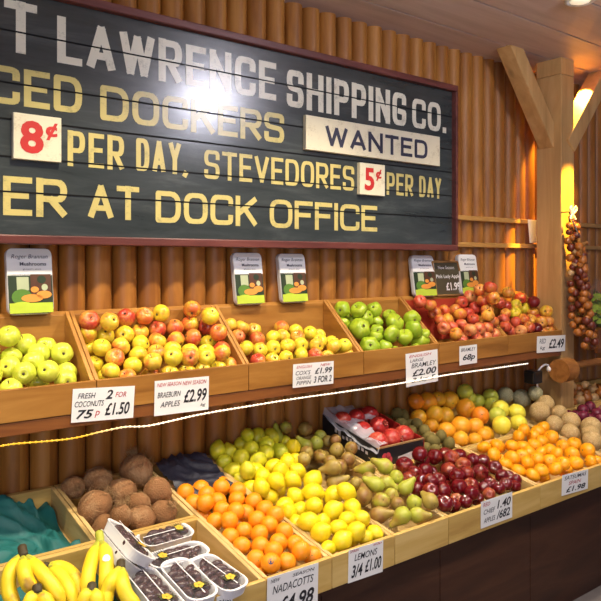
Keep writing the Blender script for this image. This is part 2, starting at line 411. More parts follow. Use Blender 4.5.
plaque('wanted_board', [(306, 114.5), (440, 137), (440, 166), (306, 149.5)], [('WANTED', .125, .89, .17, .80)], M_NAVY, .03)
plaque('price_plaque', [(13, 113), (61, 117), (62, 163), (14, 158)], [('8', .13, .62, .14, .86), ('\u00a2', .66, .92, .47, .86)], M_SIGNRED, .035)
plaque('price_plaque', [(360, 162.5), (385, 165), (385, 196), (360, 194.5)], [('5', .18, .56, .14, .86), ('\u00a2', .62, .86, .47, .84)], M_SIGNRED, .03)

# paper notice on the logs beside the post
mb = MB(); P = [on_y(528, 219.5, 2.57), on_y(537.5, 220, 2.57), on_y(537.5, 243, 2.57), on_y(530, 243, 2.57)]
mb.slab([P[3], P[2], P[1], P[0]], (0, -1, 0), .003)
tag(mb.build('paper_notice', plain('notice_paper', (.88, .85, .74), .6), loc=P[3]), 'small white paper notice pinned beside the post', 'notice')

# ---------------------------------------------------------------- upper shelf, crates
SF = 2.31
mb = MB(); mb.box(.1, 3.79, SF+.004, 2.60, 1.045, 1.088)
tag(mb.build('wall_shelf', M_SHELF, loc=(.1, SF, 1.045), bevel=.003), 'long brown wall shelf under the row of fruit crates', 'shelf')
mb = MB(); mb.tube([(3.68, 2.262, .968), (3.785, 2.262, .968)], .068, 24); mb.tube([(3.786, 2.262, .985), (5.2, 2.262, .985)], .02, 10)
lg = tag(mb.build('log_bracket', wood('log_end', (.22, .08, .015), (.32, .12, .025), (.4, .17, .04), (1, 3, 3), 8, .5, False), loc=(3.68, 2.262, .968), smooth=False), 'round log end under the far end of the upper shelf', 'log')
TB = .018
def crate(name, x0, x1, label, group, up=True, yf=None, yb=None, wf=None, ws=None, cat='crate', seam=0):
    g = .0015; x0 += g; x1 -= g
    if up:
        yf, yb = SF, 2.595
        top = lambda y: 1.195+(1.41-1.195)*(y-yf)/(2.585-yf)
        bot = lambda y: 1.09 if y < yf+.03 else 1.09
        inner = lambda y: 1.095+.20*(y-yf)
        wf, ws = M_CRATE, M_CRATE_S
    else:
        top = lambda y: lowz(y)
        bot = lambda y: lowz(y)-.105
        inner = lambda y: lowz(y)-.095
        wf, ws = wf or M_PALE, ws or M_PALE_S
    e = empty(name, (x0, yf, bot(yf)), label, cat, group)
    lf = .045 if 'green lemons' in label else 0; lk = .045 if 'lemons' in label and not lf or 'pears' in label and not lf else 0
    mb = MB(); mb.prism_x([(yf, bot(yf)), (yf+TB, bot(yf+TB)), (yf+TB, top(yf)-lf), (yf, top(yf)-lf)], x0, x1); mb.build('front_board', wf, e, loc=(x0, yf, bot(yf)), bevel=.002)
    mb = MB(); mb.prism_x([(yb-TB, bot(yb)), (yb, bot(yb)), (yb, top(yb)-lk), (yb-TB, top(yb-TB)-lk)], x0, x1); mb.build('back_board', wf, e, loc=(x0, yb, bot(yb)), bevel=.002)
    for a in (x0, x1-TB*.8):
        mb = MB(); mb.prism_x([(yf+TB+.0005, bot(yf+TB)), (yb-TB-.0005, bot(yb-TB)), (yb-TB-.0005, top(yb)), (yf+TB+.0005, top(yf))], a, a+TB*.8); mb.build('side_board', ws, e, loc=(a, yf, bot(yf)), bevel=.002)
    mb = MB(); ya, yz = yf+TB+.001, yb-TB-.001
    mb.prism_x([(ya, inner(ya)-.006), (yz, inner(yz)-.006), (yz, inner(yz)), (ya, inner(ya))], x0+TB*.8+.0005, x1-TB*.8-.0005); mb.build('bottom', ws, e, loc=(x0, ya, bot(ya)))
    return e
UG = 'tilted wooden crates on the upper shelf'
for nm, a, b, lb in (('green', .25, .925, 'honey wood upper crate holding pale yellow-green apples'),
                     ('b', .925, 1.55, 'honey wood upper crate holding yellow apples blushed red'),
                     ('c', 1.55, 2.175, 'honey wood upper crate with two leaflet stands, small orange-yellow apples'),
                     ('d', 2.175, 2.69, 'honey wood upper crate holding large green cooking apples'),
                     ('e', 2.69, 3.262, 'upper crate with red lining under the chalkboard, red apples'),
                     ('f', 3.262, 3.792, 'last upper crate against the post, mixed red and yellow apples')):
    crate('fruit_crate', a, b, lb, UG)
# red lining in the back of the red apple crate
mb = MB(); mb.slab([(2.71, 2.572, 1.17), (3.24, 2.572, 1.17), (3.24, 2.574, 1.395), (2.71, 2.574, 1.395)], (0, -1, 0), .004)
tag(mb.build('crate_liner', plain('red_paper', (.42, .045, .02), .6, .3, .2), loc=(2.71, 2.57, 1.17)), 'red paper lining the back of the red apple crate', 'liner')

# rope light under the shelf edge
rl = empty('rope_light', (.1, SF, 1.03), 'bright beaded light string under the upper shelf edge', 'string light')
ctrl = [on_y(px, py, SF-.012) for px, py in ((-40, 454), (1, 446), (19, 443.5), (50, 441), (75, 438), (100, 432), (125, 427), (150, 425.5), (200, 414.5), (250, 406), (300, 398), (350, 391), (405, 382.5), (450, 374.5), (490, 369), (528, 363.5))]
pts = ipol(ctrl, 6)
t = NT('light_bead', .3); vv = t.coords(); sx = t.n('ShaderNodeSeparateXYZ'); t.l(vv, sx.inputs[0])
cc = t.ramp(t.math('MULTIPLY', sx.outputs['X'], .25), [(.22, (.62, .34, .02)), (.29, (1, .9, .65)), (1, (1, .95, .85))])
t.color(cc); t.l(cc, t.b.inputs['Emission Color']); t.b.inputs['Emission Strength'].default_value = .9; M_BEAD = t.m
mb = MB(); mb.tube(pts, .0025, 6); mb.build('cord', M_BEAD, rl, smooth=True)
mb = MB(); acc = 0; prev = pts[0]; step = .016
for p in ipol(ctrl, 40):
    acc += (p-prev).length; prev = p
    if acc >= step: acc = 0; mb.ball(p, .0043, 7)
mb.build('beads', M_BEAD, rl, smooth=True)
# plug box with a lamp at the end of the string
pb = empty('plug_box', on_y(540, 375, 2.36), 'black plug box with a white bulb where the light string ends', 'plug box')
L = pb.location
mb = MB(); mb.box(L.x-.09, L.x, L.y-.02, L.y+.05, L.z-.045, L.z+.03); mb.build('box', M_WIRE, pb, L, bevel=.008)
mb = MB(); mb.ball(L+Vector((.055, -.03, .035)), .022, 12); mb.build('bulb', M_METAL, pb, L, smooth=True)
mb = MB(); mb.tube(ipol([L+Vector((.055, -.02, .055)), L+Vector((.01, -.02, .06)), L+Vector((-.02, .0, .02)), L+Vector((-.01, .01, -.08)), L+Vector((.01, 0, -.13))]), .006, 8); mb.build('cable', M_METAL, pb, L, smooth=True)

# ---------------------------------------------------------------- lower counter and crates
st = empty('display_counter', (.0, 1.79, 0), 'dark stained counter carrying the lower row of pale crates', 'counter')
mb = MB()
for i in range(9):
    a = -.3+i*.6; mb.box(a+.002, a+.598, 1.80, 1.83, .0, .512)
mb.build('front_panel', M_DARKW, st, bevel=.002)
mb = MB(); ya, yb = 1.775, 2.60
mb.prism_x([(ya, lowz(ya)-.135), (2.295, lowz(2.295)-.135), (2.295, lowz(2.295)-.108), (ya, lowz(ya)-.108)], -.3, 5.1)
mb.prism_x([(2.295, lowz(2.295)-.135), (yb, lowz(yb)-.135), (yb, lowz(yb)-.108), (2.295, lowz(2.295)-.108)], -.3, 3.785)
mb.prism_x([(2.295, lowz(2.295)-.135), (yb, lowz(yb)-.135), (yb, lowz(yb)-.108), (2.295, lowz(2.295)-.108)], 3.94, 5.1)
mb.build('worktop', M_DARKW, st)
LG = 'pale pine crates on the lower counter'
for a, b, y0, y1, lb in ((.27, .875, 1.75, 2.172, 'pale pine front crate holding the bananas'),
                         (.875, 1.24, 1.75, 2.172, 'pale pine front crate holding film-wrapped trays of dates'),
                         (1.24, 1.505, 1.75, 2.60, 'long pale pine crate holding the oranges'),
                         (1.505, 1.80, 1.75, 2.172, 'pale pine front crate holding bright yellow lemons'),
                         (1.80, 2.092, 1.75, 2.172, 'pale pine front crate holding brown-green pears'),
                         (2.092, 2.70, 1.75, 2.172, 'pale pine front crate holding dark red apples'),
                         (2.70, 3.352, 1.75, 2.172, 'pale pine front crate holding small orange satsumas'),
                         (3.352, 3.69, 1.75, 2.172, 'pale pine front crate beyond the satsumas, tan melons'),
                         (3.69, 4.6, 1.75, 2.305, 'pale pine crate of red onions at the far end by the post'),
                         (3.945, 4.75, 2.312, 2.60, 'pale pine crate of brown onions behind the post'),
                         (.27, .875, 2.176, 2.60, 'pale pine back crate lined with crumpled teal tissue'),
                         (.875, 1.24, 2.176, 2.60, 'pale pine back crate holding hairy coconuts'),
                         (1.505, 2.13, 2.176, 2.60, 'pale pine back crate holding green lemons and green pears'),
                         (2.13, 2.705, 2.176, 2.60, 'pale pine back crate with the black box and kiwis'),
                         (2.705, 3.352, 2.176, 2.60, 'pale pine back crate holding grapefruit'),
                         (3.352, 3.69, 2.176, 2.60, 'pale pine back crate of melons against the post')):
    crate('fruit_crate', a, b, lb, LG, up=False, yf=y0, yb=y1)

# ---------------------------------------------------------------- fruit
DATA = {
 'green_apple': '688,2495,1345,40,,0;752,2527,1311,40,,0;823,2527,1294,40,,0;697,2501,1269,39,,0;779,2471,1279,40,,0;857,2456,1278,40,,0;672,2433,1249,39,,0;746,2420,1258,39,,0;779,2369,1233,39,,0;864,2439,1210,40,,0;839,2369,1196,39,,0;661,2369,1186,39,,0;763,2426,1184,39,,0;702,2369,1234,39,,0;625,2507,1301,39,,0;605,2394,1237,38,,0;609,2471,1220,37,,1',
 'braeburn': '985,2531,1381,40,r,0;1048,2492,1378,37,b,0;1131,2534,1387,37,r,0;1205,2529,1388,37,b,0;1279,2534,1395,37,y,0;981,2535,1331,36,y,0;1049,2535,1321,36,y,0;1117,2514,1322,37,y,0;1187,2534,1324,37,y,0;1264,2534,1332,37,r,0;981,2535,1277,36,y,0;1006,2469,1285,36,y,0;1080,2462,1286,36,b,0;1167,2479,1285,37,y,0;1237,2482,1291,37,b,0;980,2473,1224,35,y,0;1034,2413,1251,36,b,0;1134,2432,1251,36,y,0;1205,2425,1254,36,b,0;1001,2423,1178,35,y,0;999,2365,1212,35,y,0;1094,2393,1220,36,y,0;1061,2366,1181,36,b,0;1172,2406,1174,36,b,0;1162,2366,1231,36,b,0;1339,2533,1336,38,r,0;1419,2533,1404,38,b,0;1410,2533,1344,38,b,0;1472,2478,1378,39,y,0;1489,2533,1331,38,r,0;1491,2442,1312,38,b,0;1392,2479,1295,38,r,0;1317,2480,1290,37,b,0;1476,2497,1265,38,y,0;1351,2431,1244,37,y,0;1425,2431,1237,37,y,0;1276,2431,1258,37,y,0;1245,2367,1243,37,y,0;1317,2367,1236,37,b,0;1491,2421,1244,38,r,0;1460,2367,1239,37,b,0;1231,2366,1179,36,y,0;1303,2367,1175,37,y,0;1373,2367,1175,37,y,0;1389,2367,1230,37,y,0;1442,2367,1178,37,y,0;1491,2368,1185,38,b,0',
 'cox': '1605,2536,1327,35,b,0;1665,2536,1315,35,b,0;1610,2482,1284,34,r,0;1729,2536,1300,35,b,0;1696,2462,1270,35,r,0;1604,2412,1244,34,y,0;1670,2406,1231,34,y,0;1631,2364,1193,34,r,0;1873,2528,1302,36,b,0;1772,2455,1272,35,y,0;1841,2472,1273,35,y,0;1739,2407,1234,35,y,0;1705,2364,1190,34,y,0;1814,2404,1237,35,y,0;1776,2364,1193,34,y,0;1949,2522,1282,36,y,0;1915,2465,1262,35,b,0;1890,2407,1236,35,y,0;1856,2365,1197,35,y,0;2017,2502,1273,36,y,0;2028,2442,1238,36,y,0;2097,2435,1230,36,y,0;2044,2366,1222,36,y,0;1974,2402,1228,35,y,0;1935,2365,1190,35,r,0;2006,2365,1175,35,b,0;2108,2366,1222,36,y,0;2118,2413,1169,36,y,0;2118,2366,1179,36,b,0;2092,2526,1255,32,y,1;1639,2471,1223,32,r,1',
 'bramley': '2237,2529,1370,42,,0;2297,2475,1368,43,,0;2453,2530,1362,41,,0;2232,2518,1300,37,,0;2304,2533,1322,38,,0;2277,2444,1283,53,,0;2382,2514,1323,43,,0;2404,2462,1259,38,,0;2457,2518,1295,38,,0;2281,2381,1203,51,,0;2368,2372,1188,42,,0;2563,2532,1323,39,,0;2525,2457,1294,52,,0;2623,2430,1312,46,,0;2423,2378,1252,47,,0;2507,2375,1233,45,,0;2578,2379,1264,49,,0;2636,2363,1237,33,,0;2621,2378,1209,48,,0;2508,2363,1164,33,,0;2578,2368,1163,38,,0;2636,2363,1161,33,,0;2438,2364,1168,31,,0;2351,2414,1240,37,,0',
 'red_dessert': '2784,2524,1390,37,p,0;2854,2516,1370,37,r,0;2907,2530,1324,37,r,0;2869,2460,1286,37,r,0;2955,2477,1286,37,o,0;2985,2530,1330,37,o,0;3136,2529,1373,38,r,0;3206,2529,1405,38,p,0;3076,2529,1331,38,r,0;3045,2467,1315,38,o,0;3206,2492,1342,38,r,0;3139,2489,1312,38,r,0;3106,2428,1286,37,r,0;3206,2409,1330,38,o,0;3206,2436,1384,38,r,0;3206,2450,1265,38,o,0;3156,2368,1310,38,o,0;3014,2434,1258,37,p,0;2921,2424,1249,36,p,0;2833,2403,1256,36,p,0;3006,2367,1237,37,p,0;2998,2410,1188,36,p,0;2887,2366,1224,36,o,0;3055,2367,1183,37,p,0;3133,2367,1192,37,p,0;3152,2367,1242,37,r,0;3207,2367,1201,37,p,0;2937,2373,1174,36,p,0;3079,2367,1238,37,p,0;3206,2376,1269,38,r,0;3205,2388,1458,39,r,0;3206,2458,1443,38,o,0;3205,2369,1401,39,o,0',
 'mixed_red': '3556,2521,1417,38,o,0;3461,2511,1361,38,r,0;3531,2521,1336,38,r,0;3678,2521,1376,38,r,0;3618,2512,1340,38,y,0;3713,2521,1318,38,y,0;3735,2466,1358,39,d,0;3736,2474,1288,38,o,0;3571,2482,1295,38,y,0;3735,2380,1305,39,b,0;3566,2417,1264,38,o,0;3661,2437,1253,38,o,0;3485,2418,1249,37,p,0;3669,2368,1244,38,o,0;3736,2368,1241,38,r,0;3379,2430,1267,37,p,0;3322,2375,1235,37,r,0;3736,2368,1186,38,o,0;3680,2368,1179,38,o,0;3612,2367,1210,37,d,0;3386,2388,1207,37,p,0;3458,2367,1204,37,p,0;3539,2367,1219,37,r,0;3736,2428,1252,38,r,0;3473,2480,1296,34,o,1',
 'coconut': '927,2542,769,42,,0;1016,2531,778,53,,0;1057,2406,757,54,,0;942,2370,738,57,,0;1162,2506,793,62,,0;1173,2352,752,51,,0;1147,2253,704,48,,0;1053,2241,709,49,,0;938,2277,698,40,,0;1085,2319,735,39,,0;977,2228,739,38,,0',
 'orange': '1286,2343,729,34,,0;1356,2351,726,34,,0;1343,2286,723,34,,0;1418,2302,732,34,,0;1283,2282,706,33,,0;1283,2193,732,33,,0;1353,2221,715,33,,0;1456,2246,725,34,,0;1417,2192,713,33,,0;1461,2145,711,33,,0;1332,2160,703,33,,0;1283,2210,674,33,,0;1282,2123,684,32,,0;1302,2061,701,32,,0;1407,2117,687,33,,0;1404,2042,685,33,,0;1282,2025,659,32,,0;1343,2033,663,32,,0;1281,1950,654,31,,0;1355,1955,674,32,,0;1325,1906,656,31,,0;1281,1869,637,31,,0;1461,2072,703,33,,0;1412,1977,685,32,,0;1352,2098,712,33,,0;1461,2008,700,33,,0;1436,1921,673,32,,0;1384,1885,659,32,,0;1439,1864,647,32,,0;1415,1803,652,33,,0;1357,1801,630,31,,0;1294,1803,643,33,n,0;1276,1835,596,26,,0;1336,1846,657,31,,0;1462,1802,623,32,,0;1458,2365,721,32,,1',
 'lime': '1547,2534,709,32,g,0;1551,2548,803,36,l,0;1608,2548,782,36,l,0;1550,2492,762,35,l,0;1605,2450,781,38,l,0;1550,2423,743,35,l,0;1678,2547,807,37,l,0;1675,2507,855,31,l,0;1755,2547,831,37,l,0;1672,2475,803,36,l,0;1829,2547,816,37,l,0;1756,2482,806,37,l,0;1715,2425,789,36,l,0;1653,2394,776,36,l,0;1549,2360,717,34,l,0;1550,2318,769,35,l,0;1607,2354,747,35,y,0;1601,2287,740,35,y,0;1690,2336,755,35,y,0;1787,2421,782,36,g,0;1761,2333,760,36,y,0;1622,2225,738,35,y,0;1550,2224,726,34,y,0;1658,2258,688,35,y,0;1549,2292,704,34,y,0;1596,2231,677,35,y,0;1674,2268,758,35,y,0;1865,2436,784,37,y,0;1702,2225,726,35,y,0;1759,2263,739,35,y,0;1903,2541,775,33,l,1;1829,2373,746,33,y,1;1810,2317,709,33,y,1',
 'lemon': '1728,2126,744,38,,0;1685,2070,718,38,,0;1639,2120,699,34,,0;1752,2027,706,37,,0;1755,1959,738,34,,0;1754,1926,686,35,,0;1575,2105,681,35,,0;1548,2045,680,33,,0;1609,2052,672,33,,0;1627,1995,700,33,,0;1680,1951,682,38,,0;1552,1932,677,37,,0;1544,1993,657,29,,0;1616,1933,657,32,,0;1550,1863,661,35,,0;1624,1858,662,29,,0;1680,1870,676,29,,0;1740,1862,664,33,,0;1660,1804,656,34,,0;1597,1805,638,35,,0;1543,1815,623,28,,0;1758,1810,625,31,,0;1706,1800,624,25,,0;1729,2111,660,32,,1;1693,1857,615,32,,1',
 'red_apple': '2242,2123,707,41,,0;2232,2052,691,36,,0;2361,2127,702,37,,0;2441,2123,714,38,,0;2305,2059,688,37,,0;2396,2008,684,40,,0;2485,2063,714,38,c,0;2515,2126,706,38,,0;2585,2100,694,38,,0;2483,1996,696,37,c,0;2586,2023,695,34,,0;2652,2016,678,34,,0;2521,1932,671,40,,0;2438,1942,678,37,,0;2366,1937,684,36,,0;2286,1970,671,36,,0;2244,1910,652,40,,0;2309,1877,663,36,,0;2211,1990,675,36,,0;2188,1927,696,36,,0;2135,1949,668,35,,0;2135,1880,681,35,,0;2305,1808,660,32,,0;2379,1871,656,36,,0;2493,1859,641,33,,0;2435,1845,643,29,,0;2405,1798,636,28,c,0;2260,1850,626,30,c,0;2253,1798,637,28,,0;2353,1819,623,30,,0;2135,1805,651,35,,0;2196,1815,630,32,,0;2177,1885,629,35,,0;2629,1933,672,34,,0;2587,1866,660,31,,0;2629,1823,645,27,,0;2583,1797,634,27,,0;2473,1799,647,29,,0;2314,2098,750,37,,0;2531,1805,651,29,,0;2149,2014,692,36,,0;2653,1881,635,34,,1;2403,2112,647,34,,1;2461,2035,633,34,,1;2365,1977,623,34,,1;2576,1939,617,34,,1',
 'kiwi': '2599,2515,824,32,,0;2657,2522,802,32,,0;2587,2472,781,32,,0;2649,2423,780,32,,0;2572,2552,783,32,,0;2572,2391,756,31,,0;2643,2367,758,32,,0;2586,2260,735,34,,0;2658,2271,745,31,,0;2620,2314,736,31,,0;2658,2221,719,31,,0;2502,2235,720,27,,0;2555,2217,709,27,,0;2657,2479,762,32,,0;2632,2267,688,29,,1',
 'grapefruit': '2759,2530,863,44,d,0;2853,2532,849,52,,0;2947,2541,850,42,y,0;3037,2533,835,51,y,0;2762,2514,776,47,,0;2823,2454,799,47,y,0;2916,2465,774,50,y,0;2753,2417,754,38,,0;2761,2322,745,46,,0;2865,2317,756,52,,0;2963,2304,741,46,,0;3056,2438,803,53,,0;3061,2344,779,48,d,0;2757,2230,723,40,,0;2863,2228,702,38,,0;2938,2228,715,38,,0;2835,2536,722,45,,1;3061,2486,714,45,,1;2860,2436,705,45,,1;3061,2310,683,45,y,1',
 'yellow_melon': '3141,2512,874,45,g,0;3292,2542,797,42,g,0;3405,2536,809,48,g,0;3340,2475,783,45,g,0;3294,2390,775,53,y,0;3379,2339,753,50,y,0;3104,2241,740,51,y,0;3248,2236,732,46,y,0;3206,2539,823,45,g,0;3205,2345,758,48,g,1',
 'melon': '3525,2519,807,50,g,0;3618,2471,784,56,g,0;3629,2384,825,45,g,0;3522,2285,748,60,t,0;3624,2312,777,50,t,0;3628,2228,737,46,t,0;3444,2147,714,48,t,0;3591,2135,709,54,t,0;3425,2040,689,50,t,0;3618,2029,696,56,t,0;3427,1915,671,52,t,0;3511,1972,683,51,t,1;3511,2085,650,51,t,1',
 'satsuma': '3045,2098,716,36,,0;3113,2114,734,37,,0;3237,2111,714,37,,0;3169,2094,699,37,,0;3307,2127,719,37,,0;3237,2035,695,41,,0;2917,2044,701,36,,0;2987,2034,689,36,,0;2820,1979,670,39,,0;2823,1896,668,35,,0;3056,2012,691,36,,0;2955,1971,677,35,,0;2904,1899,672,35,,0;3020,1953,669,35,,0;3091,1955,671,36,,0;3055,1892,671,35,,0;3182,1937,677,36,,0;3277,1930,676,38,,0;3137,1859,660,39,,0;3254,1844,664,40,,0;2967,1873,655,35,,0;2970,1805,660,35,,0;2904,1804,649,34,,0;2817,1819,653,34,,0;2756,1896,644,36,,0;2754,1822,643,34,,0;2864,1839,611,34,,0;3083,1807,642,37,,0;3209,1803,625,33,,0;3290,1809,614,33,,0;3018,1824,616,35,,0;2771,2101,706,35,,0;2849,2086,703,37,,0;2757,2032,687,37,,0;2754,1965,660,34,,0;2887,1968,674,35,,0;3146,2028,693,33,,1;2922,2121,682,33,,1;2828,2046,642,33,,1',
 'back_pear': '2024,2548,821,36,b,0;1917,2553,845,31,g,0;1862,2551,808,33,g,0;1945,2441,776,33,g,0;2014,2454,776,36,g,0;2092,2518,784,32,g,0;2088,2458,772,31,b,0;2084,2402,790,29,b,0;2052,2354,759,36,b,0;2093,2303,772,31,b,0;1946,2338,750,26,b,0;1852,2339,757,33,b,0;1952,2285,744,28,b,0;1956,2225,731,35,b,0;2033,2259,743,35,b,0;1905,2386,766,32,b,1;1978,2386,739,32,b,1;2014,2549,741,32,b,1;1978,2495,732,32,g,1;2032,2422,719,32,b,1;2014,2331,703,32,b,1;2086,2313,700,32,b,1',
 'pear': '1840,2129,773,35,b,0;1843,2128,710,36,b,0;2049,2047,756,35,g,0;2030,2130,731,34,g,0;1941,1987,717,34,g,0;2003,1998,712,32,g,0;2054,1989,728,30,g,0;2051,1938,695,32,g,0;1857,1972,693,35,b,0;1891,1910,685,35,g,0;1940,1872,674,29,b,0;2006,1848,670,33,g,0;2051,1806,679,33,b,0;1839,1873,654,34,b,0;1897,1804,660,34,g,0;1970,1801,645,31,g,0;1910,2070,710,28,b,0;1983,2075,711,32,b,1;1964,1929,686,32,g,1;1964,2129,668,32,b,1;1910,2038,652,32,b,1;1946,1984,643,32,b,1'}
PEARDIR = {'pear': {0: (-0.804, 0.56, -0.2), 1: (0.758, -0.557, 0.34), 2: (-0.576, 0.707, 0.41), 3: (-0.753, 0.655, -0.065), 4: (-0.588, 0.708, 0.391), 5: (0.507, -0.752, -0.422), 7: (0.619, -0.362, 0.697), 8: (0.566, 0.679, 0.468), 12: (0.208, 0.939, 0.274), 13: (0.733, -0.648, 0.208), 14: (-0.69, 0.363, -0.627), 15: (0.675, -0.734, 0.071)}, 'back_pear': {2: (0.07, 0.213, 0.975), 3: (-0.465, 0.561, 0.685)}}
def P_apple(flat=.92, dim=.30, lobe=.035, n=18):
    pr = []
    for i in range(n+1):
        ph = PI*i/n; rho = math.sin(ph); z = -flat*math.cos(ph)
        rho *= 1+.07*(z)/flat*1.0
        z -= (dim*1.1 if z > 0 else -dim*.75)*math.exp(-(rho/.30)**2)
        pr.append((rho, z))
    pr[0] = (0, pr[0][1]); pr[-1] = (0, pr[-1][1])
    return pr, (lambda p, t: Vector((p.x*(1+lobe*math.cos(5*t)*(1 if p.z < 0 else .4)), p.y*(1+lobe*math.cos(5*t)*(1 if p.z < 0 else .4)), p.z)))
def P_ell(s=1.0, tip=0.0, n=16, q=1.0):
    pr = []
    for i in range(n+1):
        ph = PI*i/n; rho = math.sin(ph)**q; z = -s*math.cos(ph); z += (1 if z > 0 else -.8)*tip*math.exp(-(rho/.30)**2); pr.append((rho, z))
    pr[0] = (0, pr[0][1]); pr[-1] = (0, pr[-1][1]); return pr
PEARP = [(0, -.92), (.18, -.95), (.45, -.93), (.75, -.72), (.95, -.35), (1.0, 0), (.95, .35), (.80, .72), (.62, 1.05), (.48, 1.35), (.40, 1.6), (.33, 1.8), (.22, 1.93), (0, 1.97)]
ONIONP = [(0, -.95), (.12, -.93), (.45, -.85), (.8, -.55), (1, -.05), (.95, .35), (.7, .68), (.4, .86), (.2, 1.0), (.13, 1.25), (.09, 1.45), (0, 1.5)]
U0 = .036
def proto_mesh(name, prof, mat, n=20, fn=None, rough_=0.0, seed=0, unit=U0):
    mb = MB(); mb.lathe(prof, n, 0, fn); rr = random.Random(seed)
    me = bpy.data.meshes.new(name)
    vs = []
    for p in mb.v:
        q = p.copy()
        if rough_: q *= 1+rough_*mnoise.noise(p*1.3+Vector((seed*3.1, seed, 0)))
        vs.append(q*unit)
    me.from_pydata(vs, [], mb.f); me.materials.append(mat)
    for p in me.polygons: p.use_smooth = True
    return me
FM = fruit_mat
Y1, Y2 = (.74, .62, .03), (.78, .56, .04)
mats = {
 'green_apple': FM('pale_green_apple_skin', (.62, .66, .05), (.72, .72, .08), (.46, .56, .02), .30),
 'y': FM('yellow_apple_skin', Y1, Y2, (.70, .24, .035), .2),
 'b': FM('blushed_apple_skin', (.76, .54, .045), (.74, .46, .04), (.62, .13, .03), .52),
 'r': FM('red_cheek_apple_skin', (.70, .32, .05), (.62, .18, .035), (.48, .05, .025), .72),
 'p': FM('pink_apple_skin', (.76, .42, .12), (.70, .26, .08), (.60, .09, .04), .62),
 'o': FM('orange_red_apple_skin', (.78, .44, .05), (.74, .30, .04), (.58, .08, .025), .42),
 'd': FM('crimson_apple_skin', (.22, .012, .014), (.16, .008, .012), (.10, .005, .01), .5),
 'cook': FM('cooking_apple_skin', (.33, .45, .02), (.42, .50, .03), (.22, .36, .012), .35, bump=(3, .1)),
 'darkred': FM('dark_red_apple_skin', (.155, .004, .007), (.085, .003, .005), (.34, .06, .02), .20, rough=.13),
 'streaky': FM('dark_red_streaked_skin', (.40, .16, .05), (.30, .03, .02), (.22, .01, .012), .6, rough=.2),
 'orange': FM('orange_peel', (.88, .32, .007), (.84, .25, .005), rough=.36, bump=(14, .25)),
 'lemon': FM('lemon_peel', (.82, .66, .012), (.78, .58, .010), rough=.34, bump=(11, .25)),
 'lime': FM('green_lemon_peel', (.58, .55, .02), (.66, .60, .02), (.38, .42, .015), .3, rough=.34, bump=(11, .25), streak=False),
 'greenlemon': FM('green_citrus_peel', (.36, .40, .015), (.48, .48, .02), rough=.34, bump=(11, .25)),
 'coconut': FM('coconut_husk', (.20, .09, .035), (.32, .16, .07), (.40, .24, .12), .35, rough=.85, bump=(9, .9), spec=.2),
 'kiwi': FM('kiwi_skin', (.15, .12, .03), (.22, .17, .05), rough=.75, bump=(30, .4), spec=.25),
 'grape': FM('grapefruit_peel', (.84, .36, .015), (.80, .30, .015), (.80, .46, .025), .3, rough=.36, bump=(14, .2), streak=False),
 'grapey': FM('yellow_grapefruit_peel', (.82, .46, .02), (.80, .38, .02), (.74, .52, .03), .15, rough=.36, bump=(14, .2), streak=False),
 'graped': FM('deep_orange_grapefruit_peel', (.78, .25, .012), (.72, .20, .01), rough=.36, bump=(14, .2)),
 'melony': FM('yellow_melon_rind', (.84, .74, .06), (.78, .68, .05), rough=.38, bump=(5, .1)),
 'melong': FM('green_yellow_melon_rind', (.58, .60, .06), (.50, .55, .06), rough=.38, bump=(5, .1)),
 'satsuma': FM('satsuma_peel', (.90, .38, .005), (.86, .31, .004), rough=.36, bump=(12, .25)),
 'redonion': FM('red_onion_skin', (.13, .012, .03), (.20, .02, .045), rough=.25),
 'pearb': FM('russet_pear_skin', (.33, .23, .045), (.40, .30, .055), (.24, .11, .025), .45, rough=.45, bump=(20, .12), streak=False),
 'pearg': FM('green_pear_skin', (.34, .37, .03), (.44, .44, .045), (.34, .19, .04), .40, rough=.42, bump=(20, .12), streak=False),
 'pomegranate': FM('pomegranate_skin', (.36, .014, .014), (.44, .03, .025), (.58, .11, .06), .3, rough=.25),
}
def net_mat(name, a, b, net):
    t = NT(name, .6, .3); v = t.offs(t.coords((1/U0,)*3)); vo = t.n('ShaderNodeTexVoronoi', feature='DISTANCE_TO_EDGE'); vo.inputs['Scale'].default_value = 4.5; t.l(v, vo.inputs['Vector'])
    k = t.ramp(vo.outputs['Distance'], [(.02, (1, 1, 1)), (.09, (0, 0, 0))]); f = t.noise(v, 1.2, 3)
    t.color(t.mix(k, t.mix(f, a, b), net)); t.bump(k, .4, .003); return t.m
mats['melont'] = net_mat('netted_tan_rind', (.54, .35, .13), (.47, .31, .11), (.64, .47, .24))
mats['melongn'] = net_mat('netted_green_rind', (.28, .27, .13), (.36, .32, .16), (.46, .42, .26))
M_CALYX = plain('dried_calyx', (.09, .06, .025), .8); M_STEM = plain('fruit_stem', (.16, .10, .04), .8); M_STEMG = plain('green_stem', (.17, .20, .04), .7)
ap, apf = P_apple(); apd, apdf = P_apple(1.0, .30, .055); apc, apcf = P_apple(.84, .26, .06)
def apple_mesh(nm, k, pr=ap, f=apf): return proto_mesh(nm, pr, mats[k], 20, f)
ME = {}
for k in ('green_apple', 'y', 'b', 'r', 'p', 'o', 'd'): ME[k] = apple_mesh('apple', k)
ME['cook'] = [proto_mesh('apple', apc, mats['cook'], 20, apcf, .12, s_) for s_ in range(4)]
for k in ('darkred', 'streaky'): ME[k] = apple_mesh('apple', k, apd, apdf)
orp = P_ell(.93); 
for k in ('orange', 'grape', 'grapey', 'graped', 'melony', 'melong', 'melont', 'melongn'): ME[k] = [proto_mesh(k, P_ell(.95), mats[k], 22, None, .03, s_) for s_ in range(2)]
ME['satsuma'] = [proto_mesh('satsuma', P_ell(.80, -.06), mats['satsuma'], 20, None, .06, s_) for s_ in range(2)]
